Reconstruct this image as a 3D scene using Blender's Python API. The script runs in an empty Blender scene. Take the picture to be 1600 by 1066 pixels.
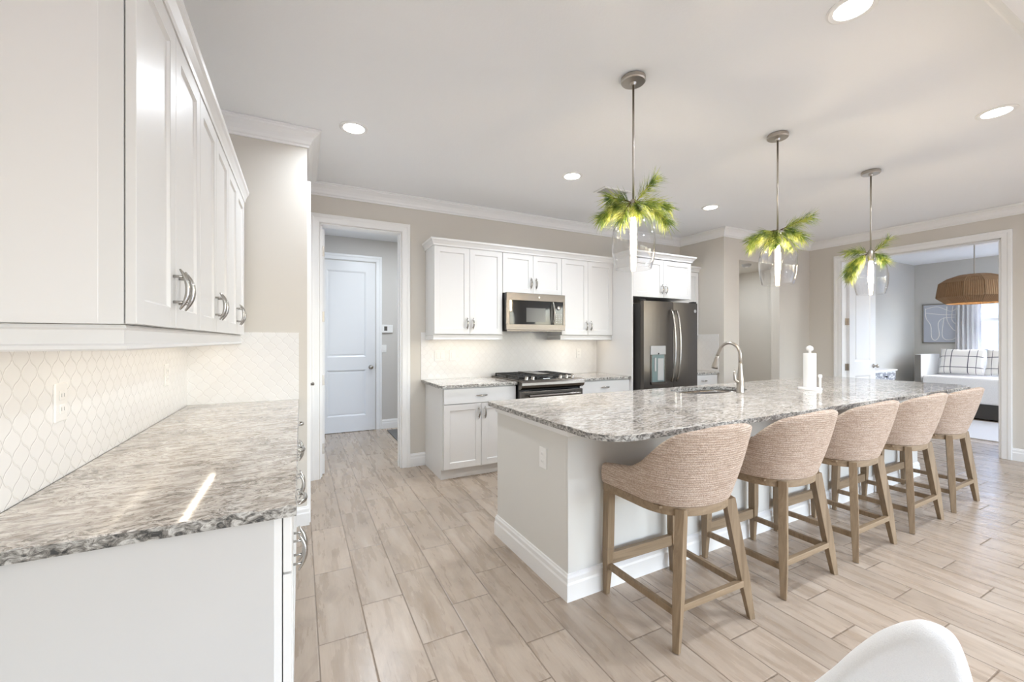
import bpy, bmesh, math, random
from mathutils import Vector, Matrix
random.seed(7)
PI = math.pi
sc = bpy.context.scene
C = sc.collection

# ------------------------------------------------------------------ camera
cam_d = bpy.data.cameras.new('camera'); cam = bpy.data.objects.new('camera', cam_d); C.objects.link(cam)
cam.location = (0, 0, 1.335)
cam.rotation_euler = (PI/2, 0, -math.atan(331/651.0))
cam_d.sensor_width = 36; cam_d.lens = 651/1600*36; cam_d.shift_y = -1/1600
cam_d.clip_start = 0.05; cam_d.clip_end = 200
sc.camera = cam
# ------------------------------------------------------------------ world and view
w = bpy.data.worlds.new('sky'); sc.world = w; w.use_nodes = True
wn = w.node_tree; bg = wn.nodes['Background']
sky = wn.nodes.new('ShaderNodeTexSky'); sky.sky_type = 'NISHITA'; sky.sun_disc = False
sky.sun_elevation = math.radians(48); sky.sun_rotation = math.radians(140); sky.air_density = 1.0; sky.dust_density = 2.5
tn = wn.nodes.new('ShaderNodeMix'); tn.data_type = 'RGBA'; tn.blend_type = 'MULTIPLY'; tn.inputs[0].default_value = 1
tn.inputs[7].default_value = (0.90, 0.98, 1.08, 1)      # camera white balance
wn.links.new(sky.outputs[0], tn.inputs[6]); wn.links.new(tn.outputs[2], bg.inputs[0]); bg.inputs[1].default_value = 1.25
vs = sc.view_settings; vs.view_transform = 'Standard'; vs.look = 'None'; vs.gamma = 1; vs.use_curve_mapping = False
vs.exposure = 0.6
try:
    sc.cycles.use_denoising = True
    sc.cycles.max_bounces = 10; sc.cycles.diffuse_bounces = 6; sc.cycles.transparent_max_bounces = 16
    sc.cycles.caustics_reflective = False; sc.cycles.caustics_refractive = False
    sc.cycles.sample_clamp_indirect = 6
except Exception: pass

def area(name, loc, rot, sx, sy, power, color=(1,1,1), portal=False, shape='RECTANGLE', spread=PI):
    d = bpy.data.lights.new(name, 'AREA'); d.shape = shape; d.size = sx
    if shape in ('RECTANGLE', 'ELLIPSE'): d.size_y = sy
    d.energy = power; d.color = color; d.spread = spread
    o = bpy.data.objects.new(name, d); C.objects.link(o); o.location = loc; o.rotation_euler = rot
    if portal: d.cycles.is_portal = True
    return o
H = PI/2
# window portals of the living space behind the camera and of the bedroom (sky light only comes through the openings)
area('portal', (2.0, -5.02, 1.25), (H, 0, 0), 2.6, 2.3, 1, portal=True)
area('portal', (5.3, -5.02, 1.25), (H, 0, 0), 3.0, 2.3, 1, portal=True)
area('portal', (7.1, -2.7, 1.25), (H, 0, H), 3.2, 2.3, 1, portal=True)
area('portal', (11.03, 2.05, 1.6), (H, 0, H), 1.7, 1.5, 1, portal=True)
area('portal', (9.2, 0.17, 1.5), (H, 0, 0), 2.2, 1.8, 1, portal=True)
CANS = [(0.339, 3.138), (2.219, 3.149), (4.135, 3.18), (4.089, 1.0), (2.226, 0.982)]
NZ_FILL = 2.46; CAN_W = 12; UC_W = 0.15
for (x, y), k_ in zip(CANS, (0.65, 0.9, 0.65, 0.9, 0.95)): area('can_or_fill_lamp', (x, y, 2.826), (0, 0, 0), 0.13, 0.13, CAN_W*k_, (0.87, 0.95, 1.04), shape='DISK', spread=2.7)
for x, y, p in [(0.3, -2.4, 14), (2.3, -1.2, 16), (4.4, -1.2, 16), (2.3, -3.3, 16), (4.5, -3.3, 16), (6, -2, 16), (0.9, 5.3, 13), (2.2, 5.6, 11), (8.3, 1.0, 13), (10, 0.8, 15)]:  # unseen lamps; the last two are added to brighten the bedroom
    area('can_or_fill_lamp', (x, y, 2.826), (0, 0, 0), 0.13, 0.13, p, (0.87, 0.95, 1.04), shape='DISK')
area('can_or_fill_lamp', (5.9, 4.3, NZ_FILL), (0, 0, 0), 0.1, 0.1, 6, (0.87, 0.95, 1.04), shape='DISK')  # fill light added out of view to brighten the niche
WARM = (1, 0.86, 0.68)
area('under_cabinet_lamp', (-0.50, 2.27, 1.36), (0, 0, 0), 0.03, 2.0, 7*UC_W, WARM)
area('under_cabinet_lamp', (1.58, 4.22, 1.385), (0, 0, 0), 0.66, 0.03, 3.2*UC_W, WARM)
area('under_cabinet_lamp', (3.11, 4.22, 1.385), (0, 0, 0), 0.66, 0.03, 3.2*UC_W, WARM)
area('under_cabinet_lamp', (4.78, 4.22, 1.385), (0, 0, 0), 0.46, 0.03, 2.5*UC_W, WARM)

# ------------------------------------------------------------------ node helpers
class NT:
    def __init__(s, name):
        s.m = bpy.data.materials.new(name); s.m.use_nodes = True; s.t = s.m.node_tree; s.N = s.t.nodes; s.L = s.t.links
        s.p = s.N['Principled BSDF']
    def n(s, typ, ins=None, **kw):
        q = s.N.new(typ)
        for k, v in kw.items(): setattr(q, k, v)
        for k, v in (ins or {}).items():
            if hasattr(v, 'is_output'): s.L.new(v, q.inputs[k])
            else: q.inputs[k].default_value = v
        return q
    def math(s, op, a, b=None, c=None):
        ins = {0: a}
        if b is not None: ins[1] = b
        if c is not None: ins[2] = c
        return s.n('ShaderNodeMath', ins, operation=op).outputs[0]
    def sep(s, v):
        q = s.n('ShaderNodeSeparateXYZ', {0: v}); return q.outputs
    def comb(s, x, y, z): return s.n('ShaderNodeCombineXYZ', {0: x, 1: y, 2: z}).outputs[0]
    def obj(s): return s.n('ShaderNodeTexCoord').outputs['Object']
    def map(s, v, scale=(1, 1, 1), rot=(0, 0, 0), loc=(0, 0, 0)):
        return s.n('ShaderNodeMapping', {0: v, 'Location': loc, 'Rotation': rot, 'Scale': scale}).outputs[0]
    def noise(s, v, scale=5, detail=3, rough=0.5, dist=0.0):
        return s.n('ShaderNodeTexNoise', {'Vector': v, 'Scale': scale, 'Detail': detail, 'Roughness': rough, 'Distortion': dist}).outputs[0]
    def ramp(s, f, stops, interp='LINEAR'):
        q = s.n('ShaderNodeValToRGB', {0: f}); r = q.color_ramp; r.interpolation = interp
        while len(r.elements) < len(stops): r.elements.new(0.5)
        for e, (p, c) in zip(r.elements, stops):
            e.position = p; e.color = (*c, 1) if len(c) == 3 else c
        return q.outputs[0]
    def mix(s, f, a, b, mode='MIX'):
        q = s.N.new('ShaderNodeMix'); q.data_type = 'RGBA'; q.blend_type = mode
        for i, v in ((0, f), (6, a), (7, b)):
            if hasattr(v, 'is_output'): s.L.new(v, q.inputs[i])
            else: q.inputs[i].default_value = v if i == 0 else ((*v, 1) if len(v) == 3 else v)
        return q.outputs[2]
    def bump(s, h, strength=0.2, dist=0.01):
        q = s.n('ShaderNodeBump', {'Strength': strength, 'Distance': dist, 'Height': h}); s.L.new(q.outputs[0], s.p.inputs['Normal'])
    def set(s, **kw):
        for k, v in kw.items():
            k = k.replace('_', ' ')
            if hasattr(v, 'is_output'): s.L.new(v, s.p.inputs[k])
            else: s.p.inputs[k].default_value = (*v, 1) if isinstance(v, tuple) and len(v) == 3 else v
        return s.m

def simple(name, col, rough=0.5, metal=0.0, noise=0.0, nscale=30, bump=0.0, **kw):
    t = NT(name)
    if noise or bump:
        f = t.noise(t.obj(), nscale, 4, 0.6)
        if noise:
            c = t.ramp(f, [(0.3, tuple(x*(1-noise) for x in col)), (0.7, tuple(min(1, x*(1+noise)) for x in col))])
            t.set(Base_Color=c)
        else: t.set(Base_Color=col)
        if bump: t.bump(f, bump, 0.004)
    else:
        f = t.noise(t.obj(), 6, 2); t.set(Base_Color=t.mix(f, col, tuple(x*0.985 for x in col)))
    t.set(Roughness=rough, Metallic=metal, **kw)
    return t.m
def emit(name, col, strength):
    t = NT(name); t.set(Base_Color=col, Emission_Color=col, Emission_Strength=strength); return t.m
def glass_thin(name, tint=(0.97, 0.97, 0.97), base=0.05, edge=1.2):
    t = NT(name); t.N.remove(t.p)
    fc = t.n('ShaderNodeLayerWeight', {'Blend': 0.5}).outputs['Facing']
    f = t.math('MINIMUM', t.math('ADD', t.math('MULTIPLY', t.math('POWER', fc, 4.0), edge), base), 0.95)
    tr = t.n('ShaderNodeBsdfTransparent', {0: (*tint, 1)}); gl = t.n('ShaderNodeBsdfGlossy', {'Roughness': 0.02})
    mx = t.n('ShaderNodeMixShader', {0: f, 1: tr.outputs[0], 2: gl.outputs[0]})
    t.L.new(mx.outputs[0], t.N['Material Output'].inputs[0]); return t.m

MAT = {}
MAT['wall'] = simple('wall_paint', (0.65, 0.615, 0.56), 0.75, bump=0.06, nscale=220)
MAT['wallcool'] = simple('hall_wall_paint', (0.60, 0.575, 0.54), 0.75, bump=0.06, nscale=220)
MAT['bedwall'] = simple('bedroom_wall_paint', (0.61, 0.60, 0.57), 0.75, bump=0.06, nscale=220)
MAT['ceil'] = simple('ceiling_paint', (0.88, 0.895, 0.915), 0.85, bump=0.25, nscale=90)
MAT['trim'] = simple('trim_paint', (0.86, 0.86, 0.855), 0.35)
MAT['door'] = simple('door_paint', (0.79, 0.79, 0.79), 0.32)
MAT['cab'] = simple('cabinet_paint', (0.765, 0.76, 0.75), 0.34)
MAT['island'] = simple('island_paint', (0.70, 0.69, 0.655), 0.6)
MAT['nickel'] = simple('brushed_nickel', (0.48, 0.44, 0.39), 0.28, 1.0)
MAT['chrome'] = simple('polished_nickel', (0.46, 0.44, 0.41), 0.2, 1.0)
MAT['black'] = simple('black_enamel', (0.015, 0.014, 0.014), 0.25)
MAT['iron'] = simple('cast_iron', (0.02, 0.019, 0.018), 0.5, bump=0.2, nscale=300)
MAT['dark'] = simple('dark_gap', (0.02, 0.02, 0.02), 0.8)
MAT['plastic'] = simple('white_plastic', (0.85, 0.84, 0.82), 0.35)
MAT['white'] = simple('white_ceramic', (0.88, 0.87, 0.85), 0.3)
MAT['paper'] = simple('paper_towel', (0.90, 0.90, 0.89), 0.9, bump=0.4, nscale=160)
MAT['blackglass'] = simple('black_glass', (0.02, 0.02, 0.02), 0.04)
MAT['greyplastic'] = simple('grey_plastic', (0.42, 0.42, 0.42), 0.4)
MAT['display'] = simple('display_marks', (0.55, 0.55, 0.55), 0.4)
MAT['fabricwhite'] = simple('white_fabric', (0.84, 0.84, 0.84), 0.95, bump=0.5, nscale=350, noise=0.03)
MAT['quilt'] = simple('white_quilt', (0.80, 0.80, 0.80), 0.95, bump=0.4, nscale=60, noise=0.04)
MAT['darkwood'] = simple('dark_grey_base', (0.06, 0.055, 0.05), 0.6)
MAT['bulb'] = emit('lit_filament_bulb', (1.0, 0.80, 0.55), 85)
MAT['lens'] = emit('lit_lens', (1.0, 0.97, 0.93), 14)
MAT['glass'] = glass_thin('clear_glass', (0.985, 0.985, 0.985), 0.03)
MAT['pane'] = glass_thin('window_glass', (0.97, 0.98, 0.99), 0.02)

def steel():
    t = NT('stainless_steel'); v = t.map(t.obj(), (1, 1, 120))
    f = t.noise(v, 12, 3)
    t.set(Base_Color=t.ramp(f, [(0.3, (0.16, 0.144, 0.130)), (0.7, (0.195, 0.178, 0.162))]), Metallic=1.0, Roughness=0.27); t.bump(f, 0.03, 0.001); return t.m
MAT['steel'] = steel()
def steel_v():
    t = NT('brushed_stainless_door'); v = t.map(t.obj(), (120, 120, 1))
    f = t.noise(v, 10, 3)
    t.set(Base_Color=t.ramp(f, [(0.3, (0.130, 0.118, 0.107)), (0.7, (0.155, 0.141, 0.129))]), Metallic=1.0, Roughness=0.3, Anisotropic=0.5); t.bump(f, 0.03, 0.001); return t.m
MAT['steelv'] = steel_v()

def granite(name, warm=1.0, ang=0.25):
    t = NT(name); o = t.obj()
    v = t.map(o, (1, 1.9, 1.9), rot=(0, 0, ang))
    warp = t.noise(v, 3.0, 3, 0.6)
    v2 = t.n('ShaderNodeVectorMath', {0: v, 1: t.n('ShaderNodeVectorMath', {0: t.n('ShaderNodeCombineXYZ', {0: warp, 1: warp, 2: warp}).outputs[0], 1: (0.55, 0.5, 0.4)}, operation='MULTIPLY').outputs[0]}, operation='ADD').outputs[0]
    a = t.noise(v2, 17, 8, 0.74, 0.5); b = t.noise(v2, 42, 7, 0.75, 0.6); big = t.noise(v, 2.2, 2)
    c = t.ramp(a, [(0.34, (0.24, 0.205, 0.175)), (0.45, (0.47, 0.42, 0.37)), (0.54, (0.66, 0.615, 0.565)), (0.68, (0.82, 0.79, 0.755))])
    s = t.math('ADD', t.math('MULTIPLY', b, 0.75), t.math('MULTIPLY', big, 0.25))
    dark = t.ramp(s, [(0.425, (1, 1, 1)), (0.485, (0, 0, 0))])
    c = t.mix(t.math('MULTIPLY', dark, 0.82), c, (0.115, 0.097, 0.083))
    dk2 = t.ramp(t.noise(v2, 5, 6, 0.7, 1.0), [(0.36, (1, 1, 1)), (0.43, (0, 0, 0))])
    c = t.mix(t.math('MULTIPLY', dk2, 0.45), c, (0.22, 0.195, 0.175))
    # the chiselled sides show the raw dark speckle
    nz = t.math('ABSOLUTE', t.sep(t.n('ShaderNodeNewGeometry').outputs['True Normal'])[2])
    side = t.math('LESS_THAN', nz, 0.6)
    e = t.ramp(t.noise(t.map(o, (1, 1, 1.6)), 40, 6, 0.7, 1.0), [(0.38, (0.05, 0.05, 0.048)), (0.48, (0.27, 0.25, 0.225)), (0.60, (0.70, 0.68, 0.645))])
    c = t.mix(side, c, e)
    r = t.math('ADD', t.math('MULTIPLY', side, 0.35), 0.07)
    t.set(Base_Color=c, Roughness=r, Specular_IOR_Level=0.6)
    t.bump(t.math('MULTIPLY', b, side), 0.8, 0.01)
    return t.m
MAT['granite'] = granite('granite')

def floor_mat():
    t = NT('wood_look_plank_tile'); o = t.obj(); x, y, z = t.sep(o)
    PW, PL, X0, Y0 = 0.2045, 0.612, 0.071, 2.004
    xs = t.math('DIVIDE', t.math('SUBTRACT', x, X0), PW); col = t.math('FLOOR', xs); fx = t.math('SUBTRACT', xs, col)
    ys = t.math('DIVIDE', t.math('SUBTRACT', t.math('SUBTRACT', y, Y0), t.math('MULTIPLY', col, 0.207)), PL)
    row = t.math('FLOOR', ys); fy = t.math('SUBTRACT', ys, row)
    ex = t.math('MULTIPLY', t.math('MINIMUM', fx, t.math('SUBTRACT', 1, fx)), PW)
    ey = t.math('MULTIPLY', t.math('MINIMUM', fy, t.math('SUBTRACT', 1, fy)), PL)
    e = t.math('MINIMUM', ex, ey)
    grout = t.math('LESS_THAN', e, 0.0030)
    rnd = t.n('ShaderNodeTexWhiteNoise', {'Vector': t.comb(col, row, 3.1)}, noise_dimensions='3D')
    rc = t.sep(rnd.outputs['Color'])
    # grain runs along y, each plank with its own offset
    gv = t.comb(t.math('ADD', t.math('MULTIPLY', x, 7), t.math('MULTIPLY', rc[0], 37)), t.math('ADD', t.math('MULTIPLY', y, 0.9), t.math('MULTIPLY', rc[1], 23)), rc[2])
    g1 = t.noise(gv, 2.4, 6, 0.58, 0.25); g2 = t.noise(t.map(gv, (2.2, 0.6, 1)), 22, 4, 0.65, 0.2)
    kv = t.comb(t.math('ADD', t.math('MULTIPLY', x, 1.6), t.math('MULTIPLY', rc[1], 31)), t.math('ADD', t.math('MULTIPLY', y, 0.8), t.math('MULTIPLY', rc[0], 19)), rc[0])
    kn = t.noise(kv, 4.0, 4, 0.6, 1.5)
    c = t.ramp(t.math('ADD', t.math('MULTIPLY', g1, 0.78), t.math('MULTIPLY', g2, 0.22)), [(0.30, (0.34, 0.26, 0.19)), (0.45, (0.43, 0.345, 0.27)), (0.55, (0.475, 0.39, 0.312)), (0.68, (0.545, 0.465, 0.385))])
    c = t.mix(t.ramp(kn, [(0.27, (0.6, 0.6, 0.6)), (0.50, (0, 0, 0))]), c, (0.30, 0.235, 0.18))
    br = t.math('ADD', t.math('MULTIPLY', rc[2], 0.14), 0.93)
    c = t.mix(1.0, c, t.n('ShaderNodeCombineColor', {0: br, 1: br, 2: br}).outputs[0], 'MULTIPLY')
    c = t.mix(grout, c, (0.235, 0.18, 0.135))
    t.set(Base_Color=c, Roughness=t.math('ADD', t.math('MULTIPLY', g1, 0.25), 0.16), Specular_IOR_Level=0.5)
    hgt = t.math('ADD', t.math('MULTIPLY', t.math('MINIMUM', t.math('DIVIDE', e, 0.005), 1.0), 1.0), t.math('MULTIPLY', g1, 0.25))
    t.bump(hgt, 0.35, 0.003)
    return t.m
MAT['floor'] = floor_mat()

def tile_mat(name, axis):
    t = NT(name); s = t.sep(t.obj()); u = s[axis]; v = s[2]
    W, Hh = 0.076, 0.086
    p = t.math('ADD', t.math('DIVIDE', u, W), t.math('DIVIDE', v, Hh)); q = t.math('SUBTRACT', t.math('DIVIDE', u, W), t.math('DIVIDE', v, Hh))
    A = 0.055
    pp = t.math('ADD', p, t.math('MULTIPLY', t.math('SINE', t.math('MULTIPLY', q, 2*PI)), A))
    qq = t.math('ADD', q, t.math('MULTIPLY', t.math('SINE', t.math('MULTIPLY', p, 2*PI)), A))
    def edge(k):
        f = t.math('FRACT', k); return t.math('MINIMUM', f, t.math('SUBTRACT', 1, f))
    e = t.math('MINIMUM', edge(pp), edge(qq))
    g = t.n('ShaderNodeMapRange', {0: e, 1: 0.012, 2: 0.05}).outputs[0]
    rnd = t.n('ShaderNodeTexWhiteNoise', {'Vector': t.comb(t.math('FLOOR', pp), t.math('FLOOR', qq), 0)}, noise_dimensions='3D').outputs[0]
    c = t.mix(rnd, (0.81, 0.80, 0.785), (0.83, 0.82, 0.805))
    c = t.mix(g, (0.80, 0.785, 0.765), c)
    t.set(Base_Color=c, Roughness=0.14); t.bump(t.math('ADD', g, t.math('MULTIPLY', rnd, 0.12)), 0.5, 0.0022)
    return t.m
MAT['tileY'] = tile_mat('arabesque_tile_side', 1); MAT['tileX'] = tile_mat('arabesque_tile', 0)

def wood(name, cols, ax=2, sc_=14):
    t = NT(name); s = [sc_, sc_, sc_]; s[ax] = sc_*0.07
    f = t.noise(t.map(t.obj(), tuple(s)), 3, 5, 0.6, 0.8)
    t.set(Base_Color=t.ramp(f, [(0.3, cols[0]), (0.7, cols[1])]), Roughness=0.5); t.bump(f, 0.1, 0.002); return t.m
MAT['legwood'] = wood('weathered_oak', ((0.19, 0.128, 0.072), (0.32, 0.232, 0.145)))
MAT['railwood'] = wood('weathered_oak_rail', ((0.21, 0.143, 0.082), (0.33, 0.24, 0.152)), 0)

def weave():
    t = NT('woven_rope_upholstery'); o = t.obj(); x, y, z = t.sep(o)
    n0 = t.noise(o, 5, 3)
    ph = t.math('ADD', t.math('MULTIPLY', z, 2*PI/0.011), t.math('MULTIPLY', n0, 9))
    rows = t.math('ABSOLUTE', t.math('SINE', t.math('MULTIPLY', ph, 0.5)))
    f1 = t.noise(t.map(o, (1, 1, 9)), 16, 5, 0.7, 0.3); f2 = t.noise(o, 190, 2, 0.6)
    c = t.ramp(f1, [(0.3, (0.39, 0.285, 0.215)), (0.5, (0.56, 0.44, 0.355)), (0.68, (0.70, 0.60, 0.52))])
    c = t.mix(t.ramp(f2, [(0.38, (0.5, 0.5, 0.5)), (0.55, (0, 0, 0))]), c, (0.27, 0.185, 0.135))
    c = t.mix(t.ramp(f2, [(0.55, (0, 0, 0)), (0.72, (0.6, 0.6, 0.6))]), c, (0.68, 0.58, 0.50))
    c = t.mix(t.n('ShaderNodeMapRange', {0: rows, 1: 0.0, 2: 0.45, 3: 0.45, 4: 0.0}).outputs[0], c, (0.26, 0.18, 0.13))
    t.set(Base_Color=c, Roughness=0.92); t.bump(t.math('ADD', t.math('MULTIPLY', rows, 0.5), f2), 0.75, 0.004); return t.m
MAT['weave'] = weave()

def rattan():
    t = NT('woven_jute'); o = t.obj()
    x, y, z = t.sep(o); a = t.math('ARCTAN2', y, x)
    st = t.math('SINE', t.math('MULTIPLY', a, 110)); f = t.noise(t.map(o, (1, 1, 0.3)), 30, 4)
    c = t.mix(t.math('ADD', t.math('MULTIPLY', st, 0.25), t.math('MULTIPLY', f, 0.8)), (0.17, 0.10, 0.05), (0.42, 0.28, 0.155))
    t.set(Base_Color=c, Roughness=0.8, Subsurface_Weight=0.0); t.bump(st, 0.5, 0.004)
    tl = t.n('ShaderNodeBsdfTranslucent', {0: (0.5, 0.32, 0.17, 1)})
    mx = t.n('ShaderNodeMixShader', {0: 0.2, 1: t.p.outputs[0], 2: tl.outputs[0]})
    t.L.new(mx.outputs[0], t.N['Material Output'].inputs[0]); return t.m
MAT['rattan'] = rattan()
def needles_mat():
    t = NT('pine_needle_green'); o = t.obj()
    f = t.noise(o, 18, 3)
    col = t.ramp(f, [(0.38, (0.10, 0.18, 0.04)), (0.5, (0.30, 0.38, 0.075)), (0.62, (0.62, 0.64, 0.17))])
    t.set(Base_Color=col, Roughness=0.5)
    tl = t.n('ShaderNodeBsdfTranslucent', {0: col})
    mx = t.n('ShaderNodeMixShader', {0: 0.4, 1: t.p.outputs[0], 2: tl.outputs[0]})
    t.L.new(mx.outputs[0], t.N['Material Output'].inputs[0]); return t.m
MAT['needle'] = needles_mat()
MAT['twig'] = simple('brown_twig', (0.09, 0.055, 0.03), 0.8)
def curtain_mat():
    t = NT('sheer_white_curtain'); t.set(Base_Color=(0.88, 0.88, 0.88), Roughness=0.9)
    tl = t.n('ShaderNodeBsdfTranslucent', {0: (0.85, 0.86, 0.9, 1)})
    mx = t.n('ShaderNodeMixShader', {0: 0.35, 1: t.p.outputs[0], 2: tl.outputs[0]})
    t.L.new(mx.outputs[0], t.N['Material Output'].inputs[0]); return t.m
MAT['curtain'] = curtain_mat()
def pillow_mat():
    t = NT('windowpane_check_cotton'); x, y, z = t.sep(t.obj())
    def line(c, pos, wd): return t.math('LESS_THAN', t.math('ABSOLUTE', t.math('SUBTRACT', c, pos)), wd)
    m = 0
    for cc, pos, wd in ((y, 0.12, 0.006), (y, -0.10, 0.006), (z, 0.08, 0.006), (z, -0.12, 0.006), (y, 0.205, 0.0035), (y, -0.2, 0.0035)):
        k = line(cc, pos, wd); m = k if m == 0 else t.math('MAXIMUM', m, k)
    t.set(Base_Color=t.mix(m, (0.80, 0.79, 0.77), (0.09, 0.09, 0.12)), Roughness=0.95); return t.m
MAT['check'] = pillow_mat()
def carved():
    t = NT('carved_grey_drawer'); o = t.obj()
    v = t.n('ShaderNodeTexVoronoi', {'Vector': t.map(o, (1, 1, 1.6)), 'Scale': 16}); f = v.outputs[0]
    t.set(Base_Color=t.ramp(f, [(0.2, (0.70, 0.71, 0.73)), (0.55, (0.25, 0.26, 0.29))]), Roughness=0.6); t.bump(f, 0.8, 0.006); return t.m
MAT['carved'] = carved()
MAT['rug'] = simple('pale_rug', (0.62, 0.62, 0.63), 1.0, bump=0.8, nscale=150, noise=0.06)
MAT['mat'] = simple('grey_door_mat', (0.17, 0.165, 0.16), 1.0, bump=0.8, nscale=200, noise=0.15)

# ------------------------------------------------------------------ mesh helpers
class MB:
    def __init__(s): s.b = bmesh.new()
    def box(s, x0, y0, z0, x1, y1, z1, bev=0.0):
        x0, x1 = min(x0, x1), max(x0, x1); y0, y1 = min(y0, y1), max(y0, y1); z0, z1 = min(z0, z1), max(z0, z1)
        v = [s.b.verts.new(p) for p in ((x0,y0,z0),(x1,y0,z0),(x1,y1,z0),(x0,y1,z0),(x0,y0,z1),(x1,y0,z1),(x1,y1,z1),(x0,y1,z1))]
        fs = [s.b.faces.new([v[i] for i in q]) for q in ((3,2,1,0),(4,5,6,7),(0,1,5,4),(1,2,6,5),(2,3,7,6),(3,0,4,7))]
        if bev > 0:
            es = list({e for f in fs for e in f.edges})
            bmesh.ops.bevel(s.b, geom=es, offset=bev, segments=2, affect='EDGES', profile=0.6)
        return s
    def grid(s, rows, closed_u=False, flip=False):
        vr = [[s.b.verts.new(p) for p in r] for r in rows]
        n = len(vr[0])
        for i in range(len(vr)-1):
            for j in range(n if closed_u else n-1):
                k = (j+1) % n
                q = [vr[i][j], vr[i][k], vr[i+1][k], vr[i+1][j]]
                if flip: q.reverse()
                try: s.b.faces.new(q)
                except ValueError: pass
        return vr
    def cap(s, ring, flip=False):
        r = list(ring)
        if flip: r.reverse()
        try: s.b.faces.new(r)
        except ValueError: pass
    def lathe(s, prof, c=(0, 0, 0), seg=32, axis='z', capb=True, capt=True):
        rows = []
        for r, h in prof:
            row = []
            for k in range(seg):
                a = 2*PI*k/seg; p = (r*math.cos(a), r*math.sin(a), h)
                if axis == 'y': p = (p[0], -h, p[1])
                if axis == 'x': p = (h, p[0], p[1])
                row.append((p[0]+c[0], p[1]+c[1], p[2]+c[2]))
            rows.append(row)
        vr = s.grid(rows, True)
        if capb: s.cap(vr[0], True)
        if capt: s.cap(vr[-1])
        return s
    def tube(s, pts, rad, seg=10, cap=True, flat=None):
        pts = [Vector(p) for p in pts]; n = len(pts)
        rs = rad if isinstance(rad, (list, tuple)) else [rad]*n
        rows = []; up = None
        for i, p in enumerate(pts):
            d = (pts[min(i+1, n-1)] - pts[max(i-1, 0)]).normalized()
            if up is None:
                up = Vector((0, 0, 1)) if abs(d.z) < 0.9 else Vector((1, 0, 0))
            a = d.cross(up).normalized(); bb = a.cross(d).normalized(); up = bb
            row = []
            for k in range(seg):
                t = 2*PI*k/seg
                row.append(p + a*(rs[i]*math.cos(t)*(flat or 1)) + bb*(rs[i]*math.sin(t)))
            rows.append(row)
        vr = s.grid(rows, True)
        if cap: s.cap(vr[0], True); s.cap(vr[-1])
        return s
    def bar(s, p0, p1, w, d, w1=None, d1=None, xdir=None):
        p0 = Vector(p0); p1 = Vector(p1); ax = (p1-p0).normalized()
        xd = Vector(xdir) if xdir else (Vector((1, 0, 0)) if abs(ax.x) < 0.9 else Vector((0, 1, 0)))
        yd = ax.cross(xd).normalized(); xd = yd.cross(ax).normalized()
        w1 = w if w1 is None else w1; d1 = d if d1 is None else d1
        A = [p0 + xd*sx*w/2 + yd*sy*d/2 for sx, sy in ((-1,-1),(1,-1),(1,1),(-1,1))]
        B = [p1 + xd*sx*w1/2 + yd*sy*d1/2 for sx, sy in ((-1,-1),(1,-1),(1,1),(-1,1))]
        vr = s.grid([A, B], True); s.cap(vr[0], True); s.cap(vr[1]); return s
    def sweep(s, path, prof, f, closed=False, side=1):
        """path 2-D polyline, prof list of (offset along the left normal, w); f maps (p, q, w) to xyz"""
        P = [Vector(p) for p in path]; n = len(P); rows = []
        for i in range(n):
            def nrm(a, b):
                d = (b-a).normalized(); return Vector((-d.y, d.x))*side
            if closed: n0, n1 = nrm(P[i-1], P[i]), nrm(P[i], P[(i+1) % n])
            else:
                n0 = nrm(P[i-1], P[i]) if i else nrm(P[0], P[1]); n1 = nrm(P[i], P[i+1]) if i < n-1 else n0
            m = (n0+n1); m = m/ (m.length**2) * 2 if m.length > 1e-6 else n0
            rows.append([f(P[i].x+m.x*o, P[i].y+m.y*o, w) for o, w in prof])
        if closed: rows.append(rows[0])
        vr = s.grid(rows, True)
        if not closed: s.cap(vr[0], True); s.cap(vr[-1])
        return s
    def build(s, name, mat, parent=None, bevel=0.0, smooth=False, mods=(), seg=2, col=None):
        if len(s.b.verts) < 60000: bmesh.ops.remove_doubles(s.b, verts=s.b.verts, dist=1e-5)
        bmesh.ops.recalc_face_normals(s.b, faces=s.b.faces)
        me = bpy.data.meshes.new(name); s.b.to_mesh(me); s.b.free()
        o = bpy.data.objects.new(name, me); C.objects.link(o)
        for m in (mat if isinstance(mat, (list, tuple)) else [mat]): me.materials.append(MAT[m] if isinstance(m, str) else m)
        if parent: o.parent = parent
        if smooth: me.shade_smooth()
        if bevel:
            m = o.modifiers.new('bevel', 'BEVEL'); m.width = bevel; m.segments = seg; m.limit_method = 'ANGLE'; m.angle_limit = math.radians(40)
        for typ, kw in mods:
            m = o.modifiers.new(typ.lower(), typ)
            for k, v in kw.items(): setattr(m, k, v)
        return o
def tag(o, label, cat, group=None, kind=None):
    o['label'] = label; o['category'] = cat
    if group: o['group'] = group
    if kind: o['kind'] = kind
    return o
def thing(name, label, cat, loc=(0, 0, 0), rz=0.0, group=None):
    o = bpy.data.objects.new(name, None); C.objects.link(o); o.empty_display_size = 0.1
    o.location = loc; o.rotation_euler = (0, 0, rz); return tag(o, label, cat, group)
def struct(o): o['kind'] = 'structure'; return o
def dup(root, loc, rz, label, group=None):
    def cp(o, parent):
        c = o.copy(); C.objects.link(c)
        if parent: c.parent = parent
        for ch in o.children: cp(ch, c)
        return c
    r = cp(root, None); r.location = loc; r.rotation_euler = (0, 0, rz); r['label'] = label
    if group: r['group'] = group
    return r
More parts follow.
